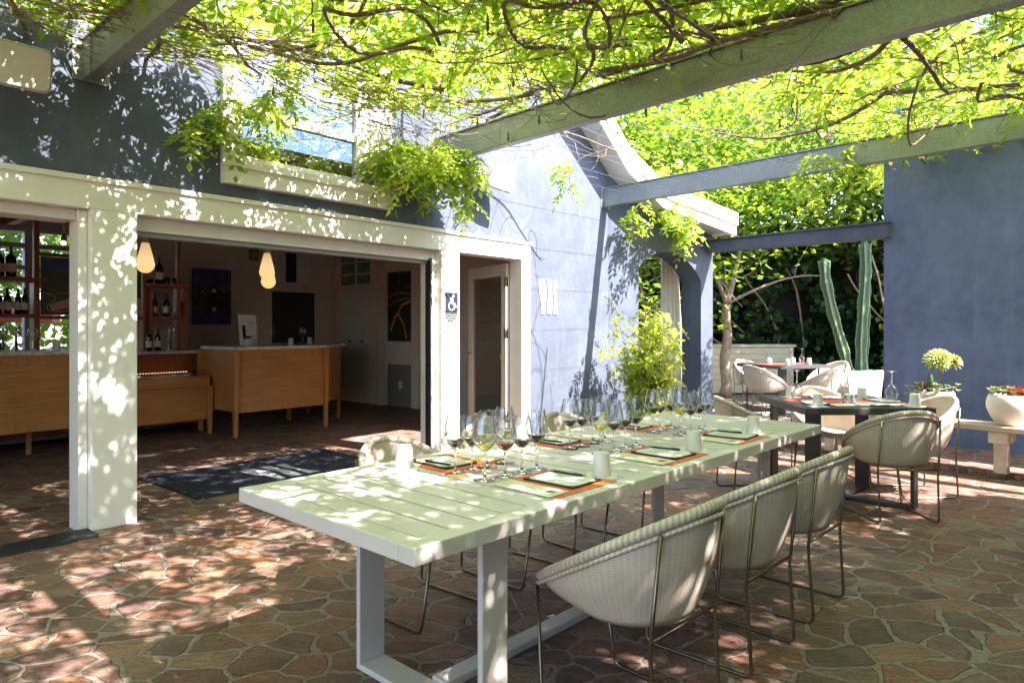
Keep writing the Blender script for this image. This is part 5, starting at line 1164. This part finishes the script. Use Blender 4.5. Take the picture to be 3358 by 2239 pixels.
c = MB(); ribbon(c, [(.08, .18), (.20, .42), (.26, .46), (.36, .60), (.56, .66)], .035, -.0025); ribbon(c, [(.27, .45), (.40, .30), (.48, .05)], .03, -.0026); ribbon(c, [(.04, .60), (.25, .68), (.55, .72)], .012, -.0027); ribbon(c, [(.02, .75), (.3, .82), (.57, .78)], .014, -.0028); c.build('painted_branch', GOLDP, p3)
# lamps
def pendant(t, m, zb, lb):
    l = bt('pendant_lamp', lb, 'pendant lamp', t, m, zb, 'teardrop pendant lamps')
    pr = [(0, 0)]+[(.083*math.sin(R(a_)), .083*(1-math.cos(R(a_)))) for a_ in range(8, 98, 9)]+[(.072, .14), (.052, .22), (.034, .29)]
    c = MB(); c.lathe(pr, 28); c.build('glass_drop', LAMP, l); c = MB(); c.lathe([(.034, .2905), (.018, .355), (.006, .405), (.0, .41)], 20); c.build('cap', LAMPT, l); c = MB(); c.tube([(0, 0, .405), (0, 0, 2.74-zb)], .003, 5); c.build('cord', BLACKP, l)
pendant(1.118, 2.0, 1.853, 'glowing teardrop pendant lamp next to the white post'); pendant(2.40, 2.0, 1.857, 'glowing teardrop pendant lamp, nearer of the overlapping pair'); pendant(2.62, 2.35, 1.78, 'glowing teardrop pendant lamp, lower one behind the overlapping pair')
tk = bt('track_light', 'steel track light rail with spotlights inside the left opening', 'track light', 0, 0, 0)
c = MB(); c.box(-.8, 1.0, 2.49, 2.52, 2.40, 2.425); c.build('rail', HINGE, tk)
for (x) in (-.1, .28, .78): c = MB(); c.tube([(x, 2.505, 2.43), (x, 2.505, 2.75)], .008, 6); c.build('stem', HINGE, tk)
for (x, z) in ((.05, 2.20), (.58, 2.15), (.95, 2.28)):
    c = MB(); c.tube([(x, 2.505, 2.40), (x, 2.50, z+.05)], .006, 6); c.tube([(x, 2.50, z+.06), (x-.02, 2.45, z-.02)], [.018, .033], 12); sp_ = c.build('spot_head', HINGE, tk); c = MB(); c.tube([(x-.02, 2.452, z-.0185), (x-.0225, 2.446, z-.026)], .022, 12); c.build('bulb', SPOTE, sp_)
# small things on the bars
def bar_glass(t, m, z, lb): dup(proto['empty'], B(t, m, z), 0, lb, 'clean wine glasses on the bars')
bar_glass(.52, 3.25, 1.0905, 'wine glass standing on the left bar counter before the window'); bar_glass(3.13, 3.15, 1.0905, 'wine glass on the far bar counter beside the placard'); bar_glass(3.72, 3.35, 1.0905, 'wine glass on the far bar counter before the dark door')
for (t, m, lb) in ((.72, 3.2, 'white cup upside down on the left bar counter'), (3.38, 3.1, 'white cup upside down on the far bar counter, left of two'), (4.0, 3.6, 'white cup upside down on the far bar counter, right of two')): put(5, B(t, m, 1.0905), 0, lb, 'cup', 'cups on the bars')
pc = bt('wine_placard', 'white placard with a bottle picture standing on the far bar counter', 'placard', 3.05, 3.6, 1.091); c = MB(); c.obox((0, 0, .20), (.125, 0, 0), (0, .004, 0), (0, .03, .20)); c.build('board', PAPER, pc)
c = MB(); c.obox((-.06, -.012, .17), (.022, 0, 0), (0, .002, 0), (0, .015, .09)); c.build('bottle_print', INK, pc); c = MB()
for k in range(7): c.obox((.05, -.006+.15*(.25-.03*k)-.02, .30-.032*k), (.05, 0, 0), (0, .001, 0), (0, .0005, .005))
c.build('text_lines', INKG, pc)
pt = bt('succulent_pot', 'small potted succulent on the far bar counter', 'pot plant', 2.92, 3.35, 1.091); c = MB(); c.lathe([(0, 0), (.04, 0), (.055, .04), (.05, .09), (.042, .09), (.04, .07), (0, .07)], 18); c.build('pot', CONC, pt); rosettes('leaves', [(0, 0, .085, 1), (.02, .01, .09, .8), (-.02, 0, .09, .8)], .09, LEAFD, pt, 18, .4)
th_ = bt('thermostat', 'small thermostat on the wall right of the bottle painting', 'thermostat', 4.02, 5.595, 1.5); bx(-.06, .06, -.03, 0, -.05, .05).build('case', PLASTIC, th_, bevel=.006); bx(-.035, .035, -.034, -.0305, -.02, .03).build('screen', INKG, th_)
ws = bt('wall_speaker', 'small grey wall speaker high above the bottle painting', 'speaker', 4.22, 5.595, 2.52); bx(-.07, .07, -.09, 0, -.09, .09).build('case', WAIN, ws, bevel=.008); c = MB(); c.tube([(0, -.091, 0), (0, -.094, 0)], .045, 16); c.build('cone', INKG, ws)
# linen curtain in the arch
cu = thing('curtain', 'cream linen curtain hanging at the right inside the arch', 'curtain', (0, 0, 0)); c = MB(); n_ = 60
def cur(u_, z): s_ = 1.40+u_*.42*(1-.10*(z-.2)); k = .62+.06*math.sin(u_*2*PI*4.5+.4*math.sin(z*2))*(1.0-.2*z/2.3); q = Vector((Cx+ex*s_+nx*k, Cy+ey*s_+ny*k)); return (q.x, q.y, z)
for j in range(9):
    for i in range(n_+1): c.v.append(cur(i/n_, .04+2.55*j/8))
for j in range(8):
    for i in range(n_): c.quadf((j*(n_+1)+i, j*(n_+1)+i+1, (j+1)*(n_+1)+i+1, (j+1)*(n_+1)+i), None, True)
o = c.build('cloth', CURT, cu, recalc=False); md = o.modifiers.new('Solidify', 'SOLIDIFY'); md.thickness = .004
c = MB(); c.tube([(Cx+ex*s_+nx*.72, Cy+ey*s_+ny*.72, 2.60) for s_ in (.3, 1.9)], .012, 8); c.build('rail', HINGE, cu)
# garden seen through the back windows
def rearB(t, m): q = B(t, m); return (q[0], q[1], 0)
tree(rearB(.6, 10.5), 5, .12, [(-.6, .2, 1.2, .05), (.6, .3, 1.3, .05), (.2, -.4, 1.6, .05)], (0, 0, 2.6, 2.6, 2.0, 1.5, 0), 5000, 'sunlit tree seen through the window behind the left bar shelf', (0, 0), (.16, .12), fork=1.5, clumps=90)
tree(rearB(3.4, 11.5), 5, .12, [(-.6, .2, 1.2, .05), (.6, .3, 1.3, .05), (.2, -.4, 1.6, .05)], (0, 0, 2.8, 2.4, 2.0, 1.5, 0), 3500, 'sunlit tree seen through the narrow window behind the right bar shelf', (0, 0), (.16, .12), fork=1.5, clumps=70)
gh = thing('garden_hedge', 'green hedge outside the back windows of the room', 'hedge', (PB[0], PB[1], 0), AB)
nb = 4200; Bp = np.stack([rng.uniform(-5, 8, nb), 8.8+rng.normal(0, .35, nb), rng.uniform(0, 1.75, nb)**1.0], 1); A_ = randdir(nb); leafmesh('leaves', Bp, A_, sides(A_), rng.uniform(.12, .22, nb), rng.uniform(.08, .15, nb), LEAFT, gh, .1)
c = MB()
for i in range(14): c.tube([(-4.8+i*.95, 8.8, 0), (-4.75+i*.95, 8.85, 1.3)], .03, 6)
c.build('stems', BARK, gh)
q = rearB(.75, 7.6); um = thing('red_parasol', 'red canvas parasol outside the back windows', 'parasol', q, AB); c = MB(); nn = 8
c.v = [(1.3*math.cos(2*PI*k/nn), 1.3*math.sin(2*PI*k/nn), 1.52) for k in range(nn)]+[(0, 0, 1.92)]+[(1.3*math.cos(2*PI*k/nn), 1.3*math.sin(2*PI*k/nn), 1.40) for k in range(nn)]
for k in range(nn): k2 = (k+1) % nn; c.quadf((k, k2, nn)); c.quadf((k, k2, nn+1+k2, nn+1+k))
c.build('canopy', PARA, um); c = MB(); c.tube([(0, 0, 0), (0, 0, 1.91)], .022, 10); c.build('pole', GREYW, um)

# ------------------------------------------------------------------ light, sky, camera
EXPO = 2.62
def setem(m, s_): m.node_tree.nodes['Principled BSDF'].inputs['Emission Strength'].default_value = s_/2**EXPO
setem(LAMP, .95); setem(LED, 6.0); setem(SPOTE, 8.0)
el = math.asin(SUNV.z); az = math.atan2(SUNV.x, SUNV.y)
sl = bpy.data.lights.new('sun', 'SUN'); sl.energy = 4.6; sl.angle = R(.53); sl.color = (1.0, .95, .87)
so = bpy.data.objects.new('sun', sl); COL.objects.link(so); so.rotation_euler = SUNV.to_track_quat('Z', 'Y').to_euler(); so.location = (8, -6, 12)
wld = bpy.data.worlds.new('World'); S.world = wld; wld.use_nodes = True; nt_ = wld.node_tree
sk = nt_.nodes.new('ShaderNodeTexSky'); sk.sky_type = 'NISHITA'; sk.sun_disc = False; sk.sun_elevation = el; sk.sun_rotation = az; sk.dust_density = 1.2; sk.ozone_density = 1.0
nt_.links.new(sk.outputs[0], nt_.nodes['Background'].inputs[0]); nt_.nodes['Background'].inputs[1].default_value = .15
cam = bpy.data.cameras.new('camera'); cam.sensor_width = 36; cam.lens = 24; cam.shift_y = -34/2352; cam.clip_start = .05; cam.clip_end = 600
co_ = bpy.data.objects.new('camera', cam); COL.objects.link(co_); co_.location = (0, 0, 1.334); co_.rotation_euler = (R(90), 0, 0); S.camera = co_
S.view_settings.view_transform = 'Standard'; S.view_settings.look = 'None'; S.view_settings.exposure = EXPO; S.view_settings.gamma = 1.0
S.view_settings.use_white_balance = True; S.view_settings.white_balance_temperature = 6500; S.view_settings.white_balance_tint = 18
S.cycles.max_bounces = 10; S.cycles.diffuse_bounces = 5; S.cycles.transparent_max_bounces = 24; S.cycles.sample_clamp_indirect = 6.0; S.cycles.use_denoising = True
S.cycles.caustics_reflective = False; S.cycles.caustics_refractive = False
